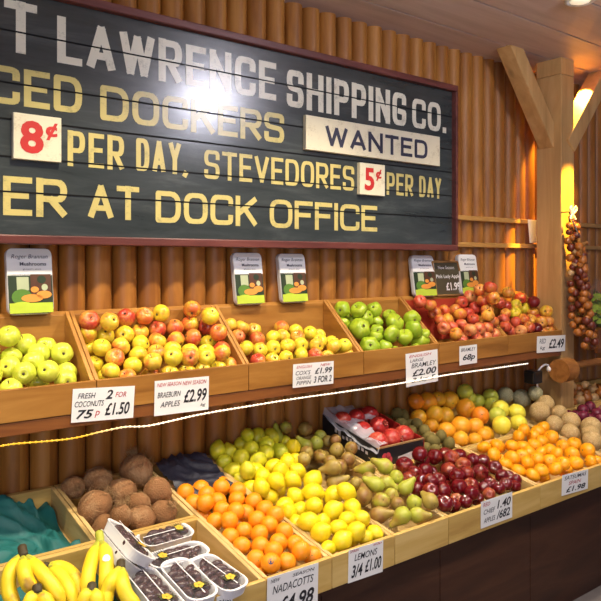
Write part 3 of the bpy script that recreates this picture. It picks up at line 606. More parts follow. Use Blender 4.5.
for k in ('lemon', 'lime', 'greenlemon'): ME[k] = [proto_mesh(k, P_ell(1.12, .20), mats[k], 18, None, .06, s_) for s_ in range(2)]
ME['coconut'] = [proto_mesh('coconut', P_ell(1.1), mats['coconut'], 24, None, .10, s_) for s_ in range(3)]
ME['kiwi'] = [proto_mesh('kiwi', P_ell(1.22), mats['kiwi'], 16, None, .04, s_) for s_ in range(2)]
for k in ('pearb', 'pearg'): ME[k] = [proto_mesh('pear', PEARP, mats[k], 18, None, .09, s_) for s_ in range(3)]
ME['redonion'] = proto_mesh('onion', ONIONP, mats['redonion'], 16)
# small parts shared by the copies
mb = MB(); mb.tube([(0, 0, .55), (.02, .01, .75), (.07, .03, 1.02)], [.045, .035, .05], 6); me_stem = bpy.data.meshes.new('stem')
me_stem.from_pydata([v*U0 for v in mb.v], [], mb.f); me_stem.materials.append(M_STEM)
mb = MB()
for k in range(5):
    a = 2*PI*k/5; mb.tube([(0.02*math.cos(a), .02*math.sin(a), -.70), (.10*math.cos(a), .10*math.sin(a), -.76), (.05*math.cos(a), .05*math.sin(a), -.83)], [.05, .05, .012], 5)
mb.ball((0, 0, -.70), .09, 8); me_cal = bpy.data.meshes.new('calyx'); me_cal.from_pydata([v*U0 for v in mb.v], [], mb.f); me_cal.materials.append(M_CALYX)
mb = MB(); mb.ball((0, 0, .93), .085, 8, 0, .5); me_but = bpy.data.meshes.new('stem_button'); me_but.from_pydata([v*U0 for v in mb.v], [], mb.f); me_but.materials.append(M_STEMG)
mb = MB(); mb.tube([(0, 0, 1.9), (.03, .02, 2.15), (.10, .03, 2.4)], [.06, .05, .07], 6); me_pst = bpy.data.meshes.new('stem'); me_pst.from_pydata([v*U0 for v in mb.v], [], mb.f); me_pst.materials.append(M_STEM)
mb = MB(); mb.ball((0, 0, -.90), .10, 8, 0, .5); me_pcal = bpy.data.meshes.new('calyx'); me_pcal.from_pydata([v*U0 for v in mb.v], [], mb.f); me_pcal.materials.append(M_CALYX)
def fibre_mesh(seed):
    rr = random.Random(seed); mb = MB()
    for i in range(100):
        z = rr.uniform(-1, 1); a = rr.uniform(0, 2*PI); q = math.sqrt(1-z*z); nrm = Vector((q*math.cos(a), q*math.sin(a), z*1.1)); tg = Vector((-.4*math.sin(a)+rr.uniform(-.4, .4), .4*math.cos(a)+rr.uniform(-.4, .4), rr.uniform(.3, 1))).normalized()
        b = nrm*.99; l = rr.uniform(.25, .55); p = [b-tg*l*.3, b+nrm*.06+tg*l*.3, b+nrm*rr.uniform(.04, .16)+tg*l]
        mb.tube(p, [.012, .010, .005], 3, cap=False)
    for i in range(60):                      # tuft at the eye end
        a = rr.uniform(0, 2*PI); q = rr.uniform(0, .35); b = Vector((q*math.cos(a), q*math.sin(a), 1.0)); 
        mb.tube([b, b+Vector((q*.4*math.cos(a), q*.4*math.sin(a), .25)), b+Vector((rr.uniform(-.4, .4), rr.uniform(-.4, .4), rr.uniform(.3, .6)))], [.014, .011, .005], 3, cap=False)
    me = bpy.data.meshes.new('husk_fibres'); me.from_pydata([v*U0 for v in mb.v], [], mb.f); me.materials.append(plain('coir_fibre', (.36, .22, .10), .8, .2)); return me
ME_FIB = [fibre_mesh(i) for i in range(2)]

def link(name, me, loc, q=None, s=1.0, parent=None):
    o = bpy.data.objects.new(name, me); COL.objects.link(o)
    if parent is not None: o.parent = parent
    else:
        o.location = loc; o.scale = (s, s, s); o.rotation_mode = 'QUATERNION'; o.rotation_quaternion = q
    return o
ORD = ['first', 'second', 'third', 'fourth', 'fifth', 'sixth', 'seventh', 'eighth', 'ninth', 'tenth', 'eleventh', 'twelfth', 'thirteenth', 'fourteenth', 'fifteenth', 'sixteenth']
COLW = {'y': 'yellow', 'b': 'red-blushed yellow', 'r': 'red', 'p': 'pinkish red', 'o': 'orange-red', 'd': 'crimson', 'l': 'greenish yellow', 'g': 'green', 't': 'tan netted', 'c': 'streaky red', 'n': 'stickered', 's': 'bright'}
# bin: object name, category, default colour word, noun, crate phrase, counted from, group phrase
BIN = {
 'green_apple': ('apple', 'apple', 'pale green', 'apple', 'in first upper crate', 'left', 'pale green apples in the first upper crate'),
 'braeburn': ('apple', 'apple', '', 'apple', 'in second upper crate', 'the green apples', 'blushed apples in the second upper crate'),
 'cox': ('apple', 'apple', '', 'small apple', 'in third upper crate', 'the blushed apples', 'small apples in the third upper crate'),
 'bramley': ('apple', 'apple', 'big green', 'cooking apple', 'on the upper shelf', 'the small apples', 'cooking apples in the fourth upper crate'),
 'red_dessert': ('apple', 'apple', '', 'apple', 'below the chalkboard', 'the green apples', 'red apples below the chalkboard'),
 'mixed_red': ('apple', 'apple', '', 'apple', 'in upper crate by post', 'the chalkboard', 'mixed apples by the post'),
 'coconut': ('coconut', 'coconut', 'hairy brown', 'coconut', 'in the back crate', 'the teal tissue', 'coconuts in the back crate'),
 'orange': ('orange', 'orange', 'round', 'orange', 'in its long crate', 'the date trays', 'oranges in the long crate'),
 'lime': ('lemon', 'lemon', '', 'lemon', 'piled by the wall', 'the coconuts', 'greenish lemons piled by the wall'),
 'lemon': ('lemon', 'lemon', 'bright yellow', 'lemon', 'in front crate', 'the oranges', 'bright lemons in the front crate'),
 'red_apple': ('apple', 'apple', 'dark red', 'apple', 'in lower crate', 'the pears', 'dark red apples in the lower crate'),
 'kiwi': ('kiwi', 'kiwi', 'brown', 'kiwi', 'beside the black box', 'the black box', 'kiwis beside the black box'),
 'grapefruit': ('grapefruit', 'grapefruit', 'orange', 'grapefruit', 'in back crate', 'the kiwis', 'grapefruit in the back crate'),
 'yellow_melon': ('melon', 'melon', 'yellow', 'smooth melon', 'behind the satsumas', 'the grapefruit', 'smooth yellow melons'),
 'melon': ('melon', 'melon', 'tan', 'melon', 'before the post', 'the yellow melons', 'netted melons before the post'),
 'satsuma': ('satsuma', 'satsuma', 'orange', 'satsuma', 'in front crate', 'the red apples', 'satsumas in the front crate'),
 'back_pear': ('pear', 'pear', '', 'pear', 'in pile beside black box', 'the lemons', 'pears in the back pile'),
 'pear': ('pear', 'pear', '', 'pear', 'in front crate', 'the lemons', 'pears in the front crate'),
}
TWO = {'left': 'left'}
rnd = random.Random(5)
ALL = {}
for bn, raw in DATA.items():
    nm, cat, cw, noun, phrase, side, grp = BIN[bn]
    F = []
    for i, w_ in enumerate(raw.split(';')):
        a = w_.split(','); F.append((Vector((int(a[0]), int(a[1]), int(a[2])))/1000, int(a[3])/1000, a[4], int(a[5]), i))
    # rows by depth along the crate, then order along the row
    rm = sum(f[1] for f in F)/len(F)
    F2 = sorted(F, key=lambda f: f[0].y-.35*f[0].z*0); y0 = F2[0][0].y; rows = {}
    for f in F: rows.setdefault(int((f[0].y-y0)/(1.5*rm)), []).append(f)
    keys = sorted(rows); lab = {}
    for ri, k in enumerate(keys):
        rn = 'front row' if ri == 0 else ('back row' if ri == len(keys)-1 else ORD[ri]+' row')
        # within a row, upper ones are told apart by being counted along with the rest
        for ci, f in enumerate(sorted(rows[k], key=lambda f: f[0].x)):
            lab[f[4]] = (rn, ORD[min(ci, 15)] if ci < 16 else str(ci+1)+'th')
    for pos, r, k, fill, i in F:
        tocam = (CAM-pos).normalized(); rv = Vector((rnd.gauss(0, 1), rnd.gauss(0, 1), rnd.gauss(0, 1))).normalized()
        word = COLW.get(k, cw) or cw; s = r/U0; kids = []
        d = rv
        if cat == 'apple':
            if bn == 'bramley': me = ME['cook'][i % 4]
            elif bn == 'green_apple': me = ME['green_apple']; word = cw
            elif bn == 'red_apple': me = ME['streaky' if k == 'c' else 'darkred']
            else: me = ME[k or 'r']
            s *= .97
            u = rnd.random()
            if bn in ('green_apple',): d = (-tocam+rv*.45).normalized() if u < .7 else (tocam*.5+Vector((0, 0, 1))+rv*.4).normalized()
            elif u < .3: d = (-tocam+rv*.6).normalized()
            elif u < .6: d = (tocam+Vector((0, 0, .9))+rv*.5).normalized()
            if bn in ('green_apple', 'braeburn', 'cox', 'bramley', 'red_apple', 'red_dessert', 'mixed_red') and not fill: kids = [('stem', me_stem), ('calyx', me_cal)]
        elif bn == 'orange':
            me = ME['greenlemon'][0] if k == 'g' else ME['orange'][i % 2]; kids = [('stem_button', me_but)]
        elif bn == 'lime':
            me = ME[{'l': 'lime', 'g': 'greenlemon', 'y': 'lemon'}.get(k, 'lime')][i % 2]
        elif bn == 'lemon': me = ME['lemon'][i % 2]
        elif bn == 'coconut': me = ME['coconut'][i % 3]; kids = [('husk_fibres', ME_FIB[i % 2])]
        elif bn == 'kiwi': me = ME['kiwi'][i % 2]; s *= .9
        elif bn == 'grapefruit': me = ME[{'d': 'graped', 'y': 'grapey'}.get(k, 'grape')][i % 2]; word = {'d': 'deep orange', 'y': 'yellowish'}.get(k, 'orange'); kids = [('stem_button', me_but)]
        elif bn == 'yellow_melon': me = ME['melong' if k == 'g' else 'melony'][i % 2]; kids = [('stem_button', me_but)]
        elif bn == 'melon': me = ME['melongn' if k == 'g' else 'melont'][i % 2]; kids = [('stem_button', me_but)]; word = 'green netted' if k == 'g' else 'tan netted'
        elif bn == 'satsuma': me = ME['satsuma'][i % 2]; kids = [('stem_button', me_but)]; d = (tocam*.4+Vector((0, 0, .8))+rv*.9).normalized()
        elif bn in ('pear', 'back_pear'):
            me = ME['pearg' if k == 'g' else 'pearb'][i % 3]; kids = [('stem', me_pst), ('calyx', me_pcal)]; word = 'green' if k == 'g' else 'brownish'
            pd = PEARDIR[bn].get(i)
            if pd: d = Vector(pd).normalized()
            else: d = (-tocam*.8+Vector((0, .3, -.1))+rv*.35).normalized()
            s *= .93
        if bn in ('lemon', 'lime'): s *= .96
        q = Vector((0, 0, 1)).rotation_difference(d)
        from_q = q @ Matrix.Rotation(rnd.uniform(0, 6.28), 4, 'Z').to_quaternion()
        o = link(nm, me, pos, from_q, s)
        rn, nth = lab[i]
        word = '' if word is None else word
        if fill: word = ('half-hidden '+word).strip()
        if bn == 'cox': word, noun = 'small '+word, 'apple'
        txt = '%s %s %s, %s, %s from %s' % (word, noun, phrase, rn, nth, side)
        tag(o, ' '.join(txt.split()), cat, grp)
        ALL[(bn, i)] = o
        for kn, km in kids: link(kn, km, None, parent=o)
# the sticker on one orange
for (bn, i), o in list(ALL.items()):
    if bn == 'orange' and '31' == str(i):
        o['label'] = 'orange with a dark sticker, front of the long orange crate'
        dl = o.rotation_quaternion.inverted() @ (CAM-o.location+Vector((0, 0, .5))).normalized(); mb = MB(); a = dl.orthogonal().normalized(); b = dl.cross(a); R_ = U0*.99
        vs = [dl*R_*1.0]+[(dl*math.cos(.28)+(a*math.cos(t_*PI/6)+b*math.sin(t_*PI/6))*math.sin(.28)).normalized()*R_*1.0 for t_ in range(12)]
        me = bpy.data.meshes.new('sticker'); me.from_pydata(vs, [], [(0, 1+t_, 1+(t_+1) % 12) for t_ in range(12)]); me.materials.append(plain('navy_sticker', (.06, .06, .12), .4)); link('sticker', me, None, parent=o)
# ---------------------------------------------------------------- black box of pomegranates
BX0, BX1, BY0, BY1 = 2.152, 2.455, 2.199, 2.574
BH = .125
bz = lambda y: .655+.24*(y-BY0)              # tilted bottom
box = empty('cardboard_box', (BX0, BY0, bz(BY0)), 'open black cardboard box of pomegranates standing among the pears', 'box')
M_BOXIN = plain('box_inside', (.16, .05, .03), .6, .3, .2); M_BOXRED = plain('box_red_end', (.30, .015, .012), .45, .4, .2)
M_BOXART = plain('box_print', (.55, .50, .52), .5, .4, .3); M_BOXPINK = plain('box_print_red', (.55, .06, .08), .5, .4, .2)
mb = MB(); mb.prism_x([(BY0, bz(BY0)), (BY1, bz(BY1)), (BY1, bz(BY1)+.006), (BY0, bz(BY0)+.006)], BX0, BX1); mb.build('bottom', M_BLACK, box, box.location)
for a in (BX0, BX1-.005):
    mb = MB(); mb.prism_x([(BY0, bz(BY0)), (BY1, bz(BY1)), (BY1, bz(BY1)+BH), (BY0, bz(BY0)+BH)], a, a+.005); mb.build('side_wall', M_BLACK if a == BX0 else M_BOXRED, box, box.location)
for y in (BY0, BY1-.005):
    mb = MB(); mb.box(BX0+.0052, BX1-.0052, y, y+.005, bz(y)+.006, bz(y)+BH); mb.build('end_wall', M_BLACK if y == BY0 else M_BOXRED, box, box.location)
mb = MB(); mb.slab([(BX0, BY0-.001, bz(BY0)+BH-.003), (BX1, BY0-.001, bz(BY0)+BH-.003), (BX1, BY0-.001, bz(BY0)+BH+.004), (BX0, BY0-.001, bz(BY0)+BH+.004)], (0, -1, 0), .008); mb.build('rim', M_STRING, box, box.location)
# printed marks: white panel and a red flower on the near end, white strokes on the long side
mb = MB(); Yp = BY0-.0008; zc = bz(BY0)
mb.add([(BX0+.12, Yp, zc+.02), (BX0+.24, Yp, zc+.02), (BX0+.27, Yp, zc+.085), (BX0+.13, Yp, zc+.07)], [(0, 1, 2, 3)])
mb.build('printed_panel', M_BOXART, box, box.location)
mb = MB()
for k in range(6):
    a = k*PI/3; mb.add([(BX0+.055+.022*math.cos(a)+.016*math.cos(t_*PI/5), Yp, zc+.065+.022*math.sin(a)+.016*math.sin(t_*PI/5)) for t_ in range(10)], [tuple(range(10))])
mb.build('printed_flower', M_BOXPINK, box, box.location)
mb = MB(); rr = random.Random(4)
for k in range(9):
    y = BY0+.06+k*.026; z = bz(y)+.075+rr.uniform(-.006, .006); h = rr.uniform(.012, .03)
    mb.add([(BX0-.0008, y, z), (BX0-.0008, y+.016, z+.004), (BX0-.0008, y+.016, z+.004+h), (BX0-.0008, y, z+h)], [(0, 3, 2, 1)])
mb.build('printed_lettering', M_BOXART, box, box.location)
mb = MB(); prof = P_ell(.92, -.03)
mb.lathe(prof, 20); me_pom = bpy.data.meshes.new('pomegranate'); me_pom.from_pydata([v*U0 for v in mb.v], [], mb.f); me_pom.materials.append(mats['pomegranate'])
for p in me_pom.polygons: p.use_smooth = True
mb = MB()
for k in range(6):
    a = k*PI/3; c_, s_ = math.cos(a), math.sin(a); mb.tube([(.16*c_, .16*s_, .84), (.21*c_, .21*s_, 1.0), (.30*c_, .30*s_, 1.12)], [.10, .09, .02], 6)
me_crown = bpy.data.meshes.new('crown'); me_crown.from_pydata([v*U0 for v in mb.v], [], mb.f); me_crown.materials.append(plain('pomegranate_crown', (.30, .05, .03), .5))
POM = [(.06, .30, 'in the back corner nearest the pears'), (.15, .30, 'back row of the black box, middle'), (.245, .31, 'in the back corner nearest the kiwis'),
       (.08, .185, 'middle row of the black box, under the film'), (.20, .195, 'middle row of the black box, its crown towards the shopper'),
       (.07, .07, 'front row of the black box, by the long black side'), (.165, .075, 'front row of the black box, middle'), (.25, .08, 'front row of the black box, bright orange-red by the red end')]
for i, (dx, dy, tx) in enumerate(POM):
    y = BY0+dy; d = Vector((rnd.gauss(0, .5), -.8, .5)).normalized() if i == 4 else Vector((rnd.gauss(0, 1), rnd.gauss(0, 1), rnd.gauss(.3, .6))).normalized()
    o = link('pomegranate', me_pom, (BX0+dx, y, bz(y)+.006+.052+.052), Vector((0, 0, 1)).rotation_difference(d), .050/U0)
    tag(o, 'red pomegranate '+tx, 'pomegranate', 'pomegranates in the black box'); link('crown', me_crown, None, parent=o)
# crumpled clear film over the back and long side of the box
t = NT('clear_film', .12, .6); t.color((.75, .75, .82)); t.b.inputs['Alpha'].default_value = .42; M_FILM = t.m
mb = MB(); nx, ny = 26, 34; vs = []
for j in range(ny+1):
    for i in range(nx+1):
        u, v_ = i/nx, j/ny; x = BX0-.012+u*(.20-.09*v_*0+.10*v_); y = BY1-.01-v_*.37
        p = Vector((x*9, y*9, 1.7)); z = bz(y)+BH+.012+.022*mnoise.noise(p)+.016*mnoise.noise(p*2.7)+.03*max(0, .35-v_)*2*(1-u*.6)
        if u < .06: z -= .03
        vs.append((x, y, z))
fs = [(j*(nx+1)+i, (j+1)*(nx+1)+i, (j+1)*(nx+1)+i+1, j*(nx+1)+i+1) for j in range(ny) for i in range(nx) if not (j > ny*.35 and i > nx*(.75-.55*j/ny))]
mb.add(vs, fs)
o = mb.build('plastic_film', M_FILM, box, box.location, smooth=False); o['label'] = 'crumpled clear plastic film'

# ---------------------------------------------------------------- crumpled liners
def crumpled(name, x0, x1, y0, y1, zf, mat, label, cat, amp=.03, seed=0, n=40, freq=9, th=0.0):
    mb = MB(); vs = []
    for j in range(n+1):
        for i in range(n+1):
            x = x0+(x1-x0)*i/n; y = y0+(y1-y0)*j/n; p = Vector(((x*.8+y*.6)*freq+.7*mnoise.noise(Vector((x*5, y*5, seed))), (y*.8-x*.6)*freq*.38, seed*2.2))
            a = mnoise.noise(p); b = mnoise.noise(p*2.3+Vector((7, 1, 3)))
            z = zf(x, y)+amp*(1-2*abs(a))*.9+amp*.5*(1-2*abs(b))-amp*.7
            vs.append((x, y, max(z, lowz(y)-.088)))
    mb.add(vs, [(j*(n+1)+i, j*(n+1)+i+1, (j+1)*(n+1)+i+1, (j+1)*(n+1)+i) for j in range(n) for i in range(n)])
    o = mb.build(name, mat, None, (x0, y0, zf(x0, y0)), smooth=True)
    return tag(o, label, cat)
t = NT('teal_tissue', .55, .4); f = t.noise(t.coords((1, 1, 1)), 9, 4); t.color(t.mix(f, (.006, .085, .09), (.02, .17, .155))); M_TEAL = t.m
crumpled('tissue_liner', .295, .848, 2.196, 2.575, lambda x, y: lowz(y)-.045+.06*max(0, (y-2.42)/.16)*(1 if x < .80 else .3)-.035*max(0, min(1, (x-.62)/.12))*(1 if y > 2.27 else 0), M_TEAL, 'crumpled teal tissue paper filling the empty back crate', 'tissue paper', .042, 1, n=70, freq=9)
crumpled('tissue_liner', .295, .848, 1.78, 2.14, lambda x, y: lowz(y)-.062, M_TEAL, 'teal tissue paper lying under the bananas', 'tissue paper', .02, 4)
t = NT('navy_tissue', .45, .5); f = t.noise(t.coords((1, 1, 1)), 60, 3); t.color(t.mix(f, (.010, .011, .022), (.035, .037, .06))); t.bump(f, .4, .006)
crumpled('tissue_liner', 1.262, 1.482, 2.30, 2.565, lambda x, y: lowz(y)-.002+.03*(y-2.3)/.2, t.m, 'dark navy tissue bunched behind the oranges', 'tissue paper', .022, 7, freq=14)

# ---------------------------------------------------------------- bananas
t = NT('banana_skin', .42, .4); f = t.noise(t.offs(t.coords((1, 1, 1))), 12, 4); t.color(t.ramp(f, [(.28, (.45, .26, .03)), (.36, (.82, .58, .02)), (.7, (.86, .66, .04))])); M_BAN = t.m
M_BANG = plain('banana_neck', (.42, .44, .05), .45, .4, .2); M_BAND = plain('banana_tip', (.05, .035, .012), .7)
def banana(parent, P, r=.0195, tip=True, sticker=None, green=False):
    P = [on_low(*p) for p in P]; C = ipol(P, 7); n = len(C)-1; rad = []
    for i in range(n+1):
        t_ = i/n; rad.append(r*(.40+.62*min(1, t_/.22)**.8)*(1 if t_ < .75 else max(.30, 1-((t_-.75)/.25)**2*.72)))
    mb = MB(); mb.tube(C, rad, 12)
    # five soft edges
    for i in range(n+1):
        for k in range(12):
            v = mb.v[i*12+k]; c = C[i]; v.xyz = c+(v-c)*(1+.06*math.cos(5*2*PI*k/12))
    o = mb.build('banana', M_BAN, parent, parent.location, smooth=True)
    if tip:
        mb = MB(); d = (C[-1]-C[-2]).normalized(); mb.tube([C[-1]-d*.002, C[-1]+d*.005, C[-1]+d*.011], [rad[-1]*1.06, rad[-1]*.95, rad[-1]*.6], 8)
        s_ = mb.build('tip', M_BAND, o, (0, 0, 0), world=True); s_.location = (0, 0, 0)
        for v in s_.data.vertices: v.co -= parent.location
    mb = MB(); mb.tube(C[:4], [x*1.03 for x in rad[:4]], 10); s_ = mb.build('neck', M_BANG, o, (0, 0, 0)); s_.location = (0, 0, 0)
    for v in s_.data.vertices: v.co -= parent.location
    if sticker is not None:
        c = C[sticker]; d = (C[sticker+1]-C[sticker-1]).normalized(); nn = (CAM-c); nn = (nn-d*nn.dot(d)).normalized(); b = d.cross(nn); mb = MB(); vs = []
        for ring in (0, 1):
            for k in range(14):
                a = 2*PI*k/14; vx = math.cos(a)*.011*ring; vy = math.sin(a)*.013*ring; an = vx/rad[sticker]; vs.append(c+d*vy+(nn*math.cos(an)+b*math.sin(an))*(rad[sticker]*1.065))
        mb.add(vs, [(k, (k+1) % 14, 14+(k+1) % 14, 14+k) for k in range(14)])
        s_ = mb.build('sticker', M_WHITE, o, (0, 0, 0)); s_.location = (0, 0, 0)
        for v in s_.data.vertices: v.co -= parent.location
def bunch(label, stem, bans):
    e = empty('banana_bunch', on_low(stem[0][0], stem[0][1], 0.0), label, 'bananas', 'banana bunches in the front crate')
    for b in bans: banana(e, b[0], **(b[1] if len(b) > 1 else {}))
    C = [on_low(*p) for p in stem]; mb = MB(); mb.tube(ipol(C, 4), .013, 9)
    mb.build('stem_crown', M_BANG if len(stem) > 2 else M_BAND, e, e.location, smooth=True)
bunch('banana bunch with a dark stem, fanned out beside the teal tissue', [(22, 547, .10), (24, 557, .09)], [
    ([(20, 556, .085), (10, 573, .075), (9, 592, .045), (18, 612, .02)], {}),
    ([(23, 558, .095), (24, 572, .095), (28, 584, .075), (37, 592, .05)], {}),
    ([(27, 557, .095), (40, 571, .09), (53, 587, .07), (64, 606, .03)], {}),
    ([(29, 560, .08), (45, 582, .06), (52, 600, .03), (56, 616, .0)], {})])
bunch('two bananas lying behind the fanned bunch', [(48, 567, .06), (44, 566, .06)], [
    ([(46, 567, .055), (62, 568, .055), (75, 579, .05), (82, 598, .02)], {}),
    ([(46, 569, .045), (60, 576, .05), (69, 589, .04), (75, 608, .01)], {})])
bunch('upright banana bunch with a green neck and a white sticker', [(99, 533, .11), (100, 538, .105), (100, 544, .10)], [
    ([(98, 543, .10), (92, 560, .09), (88, 579, .07), (88, 605, .02)], {}),
    ([(102, 543, .105), (106, 556, .10), (106, 575, .08), (104, 600, .03)], {'sticker': 10})])
bunch('banana bunch leaning on the date trays with brown stem', [(121, 562, .09), (121, 570, .085)], [
    ([(120, 568, .085), (112, 581, .085), (107, 593, .06), (106, 612, .03)], {}),
    ([(122, 569, .085), (122, 583, .085), (128, 598, .06), (142, 612, .03)], {})])
bunch('low banana bunch with a green-tipped stem at the crate front', [(92, 585, .075), (91, 593, .07)], [
    ([(91, 590, .07), (85, 598, .06), (82, 610, .03), (82, 625, .0)], {}),
    ([(93, 590, .07), (97, 600, .06), (98, 612, .03), (97, 628, .0)], {})])
bunch('small banana bunch lowest in the fanned row, short green stem', [(37, 586, .085), (38, 594, .075)], [
    ([(37, 592, .072), (30, 602, .06), (30, 618, .03), (36, 634, .0)], {}),
    ([(39, 592, .072), (46, 602, .06), (52, 616, .03), (60, 632, .0)], {})])

# ---------------------------------------------------------------- film-wrapped trays of dates
M_TRAY = plain('white_tray', (.80, .79, .80), .35, .5); 
t = NT('date_skin', .22, .5); f = t.noise(t.offs(t.coords()), 30, 3); t.color(t.mix(f, (.030, .012, .016), (.075, .03, .035))); M_DATE = t.m
t = NT('tray_film', .08, .6); t.color((.85, .85, .88)); t.b.inputs['Alpha'].default_value = .035; M_TFILM = t.m
M_LBLG = plain('label_green', (.05, .06, .02), .4); M_LBLY = plain('label_yellow', (.75, .48, .05), .4)
mbd = MB(); mbd.lathe(P_ell(1.75, 0, 10), 10); me_date = bpy.data.meshes.new('date'); me_date.from_pydata([v*.0130 for v in mbd.v], [], mbd.f); me_date.materials.append(M_DATE)
for p in me_date.polygons: p.use_smooth = True
def rrect(L, W, r, n=6):
    out = []
    for cx, cy, a0 in ((L-r, W-r, 0), (-L+r, W-r, PI/2), (-L+r, -W+r, PI), (L-r, -W+r, 1.5*PI)):
        for k in range(n+1): a = a0+PI/2*k/n; out.append((cx+r*math.cos(a), cy+r*math.sin(a)))
    return out
def tray(p0, p1, roll, label, label_end=1, seed=0, W=.050, Hh=.034):
    a, b = on_low(*p0), on_low(*p1); ex = (b-a).normalized(); L = (b-a).length/2; up = Vector((0, -.17, 1)); up = (up-ex*up.dot(ex)).normalized()
    up = Matrix.Rotation(roll, 3, ex) @ up; ey = up.cross(ex)
    M = Matrix((ex, ey, up)).transposed().to_4x4(); M.translation = (a+b)/2-up*Hh
    e = empty('date_tray', M.translation, label, 'tray', 'film-wrapped trays of dates'); e.matrix_world = M
    def lb(m_, name, mat, sm=False): return m_.build(name, mat, e, (0, 0, 0), smooth=sm, world=False)
    m_ = MB(); outer = rrect(L, W, .038); N = len(outer); rings = []
    for sc, z in ((.90, 0), (.97, Hh*.9), (1.0, Hh*.92), (1.0, Hh), (.93, Hh), (.90, Hh*.9), (.86, .004)):
        rings.append([(x*sc if 1 else x, y*sc, z) for x, y in outer])
    vs = [p for rg in rings for p in rg]; fs = [(i*N+k, i*N+(k+1) % N, (i+1)*N+(k+1) % N, (i+1)*N+k) for i in range(len(rings)-1) for k in range(N)]
    fs += [tuple(reversed(range(N))), tuple((len(rings)-1)*N+k for k in range(N))]; m_.add(vs, fs)
    lb(m_, 'tray', M_TRAY).location = (0, 0, 0)
    rr = random.Random(seed); k = 0
    nx = max(3, int(2*L*.82/.027))
    for i in range(nx):
        for j in range(3):
            x = (-1+2*(i+.5)/nx)*L*.82; y = (-1+j)*.027+rr.uniform(-.003, .003)
            if abs(x) > L*.62 and j != 1: continue
            o = bpy.data.objects.new('date', me_date); COL.objects.link(o); o.parent = e; o.location = (x, y, Hh*.72+rr.uniform(-.002, .003))
            o.rotation_euler = (rr.uniform(0, 6), PI/2+rr.uniform(-.2, .2), rr.uniform(-.5, .5))
    m_ = MB(); ins = [(x*.95, y*.95) for x, y in outer]; m_.add([(x, y, Hh+.001) for x, y in ins]+[(x*.6, y*.6, Hh+.007+rr.uniform(-.001, .001)) for x, y in ins], [(k, (k+1) % N, N+(k+1) % N, N+k) for k in range(N)]+[tuple(N+k for k in range(N))])
    lb(m_, 'film', M_TFILM, True).location = (0, 0, 0)
    m_ = MB(); m_.box(-L*.86, L*.86, -.003, .0005, Hh+.0085, Hh+.0095); lb(m_, 'seam_tape', M_TRAY).location = (0, 0, 0)
    lx = L*.52*label_end; m_ = MB(); m_.box(lx-.009, lx+.009, -.022, .022, Hh+.0095, Hh+.0105)
    for k in range(5): m_.box(lx-.016+.008*k, lx-.0145+.008*k, -.030+.004*k, .034, Hh+.0105, Hh+.011)
    o = lb(m_, 'paper_label', M_LBLG); o.location = (0, 0, 0); o['label'] = 'dark green label'
    m_ = MB()
    for k in range(5):
        a_ = k*2*PI/5; m_.add([(lx+.008*math.cos(a_)+.007*math.cos(q*PI/4), .009*math.sin(a_)+.007*math.sin(q*PI/4), Hh+.0113) for q in range(8)], [tuple(range(8))])
    f_ = m_.build('yellow_flower', M_LBLY, o, (0, 0, 0), world=False); f_.location = (0, 0, 0)
tray((139, 541, .0), (191, 527, .0), .0, 'tray of dates at the back of its crate, under the coconuts', 1, 1)
tray((148, 563, .02), (206, 545, .02), -.05, 'tray of dates, second from the back, flower label at its near end', -1, 2)
tray((197, 556, .025), (241, 588, .025), .0, 'tray of dates beside the orange crate, end towards the price card', 1, 3)
tray((171, 559, .03), (208, 598, .03), .0, 'tray of dates in the middle of the front row', 1, 4)
tray((137, 566, .03), (176, 612, .03), -.15, 'tray of dates in the front row beside the bananas', 1, 5)
tray((116, 521, .085), (148, 557, .085), -.62, 'tray of dates propped up on edge against the coconut crate', 1, 6)
tray((108, 533, .055), (137, 567, .055), -.75, 'tray of dates tucked under the propped tray, white side showing', 1, 7)

# ---------------------------------------------------------------- handwritten price cards
def price_card(cs, Y, lines, label, group, tilt=0):
    P = [on_y(*c, Y) for c in cs]; U = (P[1]-P[0]+P[2]-P[3]); wd = U.length/2; U.normalize(); V = Vector((-U.z, 0, U.x)); hd = ((P[0]-P[3]).length+(P[1]-P[2]).length)/2
    O = (P[0]+P[1]+P[2]+P[3])/4-U*wd/2-V*hd/2
    e = empty('price_card', O, label, 'price card', group)
    mb = MB(); mb.slab([O, O+U*wd, O+U*wd+V*hd, O+V*hd], (0, -1, 0), .0012); mb.build('card', M_WHITE, e, O)
    blk, red = MB(), MB()
    for ln in lines:
        s, a, b, c, d = ln[:5]; opt = ln[5] if len(ln) > 5 else ''
        put_text(red if 'r' in opt else blk, s, O, U, V, (a*wd, b*wd, c*hd, d*hd), .022 if 'b' in opt else .004, .25, lift=.0008)
    if blk.v: blk.build('lettering', M_INK, e, O)
    if red.v: o = red.build('lettering', M_RED, e, O); o['label'] = 'red lettering'
UGc, LGc = 'price cards on the upper crates', 'price cards on the lower crates'
yu, yl = SF-.003, 1.747
price_card([(72, 389), (134, 386), (134, 417.5), (72, 423)], yu, [('FRESH', .08, .36, .70, .86), ('COCONUTS', .04, .50, .45, .62), ('75', .07, .34, .10, .36, 'b'), ('p', .36, .44, .10, .30, 'r'), ('2', .52, .64, .64, .92, 'b'), ('FOR', .68, .86, .68, .84, 'r'), ('\u00a31.50', .52, .93, .14, .52, 'b')], 'price card for fresh coconuts between the first two upper crates', UGc)
price_card([(154, 381), (208.5, 376.5), (209, 409), (155, 416.5)], yu, [('NEW SEASON', .04, .48, .82, .93, 'r'), ('NEW SEASON', .50, .95, .80, .92, 'r'), ('BRAEBURN', .05, .47, .50, .66), ('APPLES', .10, .46, .22, .38), ('\u00a32.99', .52, .96, .28, .66, 'b'), ('kg', .84, .94, .10, .22)], 'price card for Braeburn apples on the blushed apple crate'.replace('Braeburn', 'new season'), UGc)
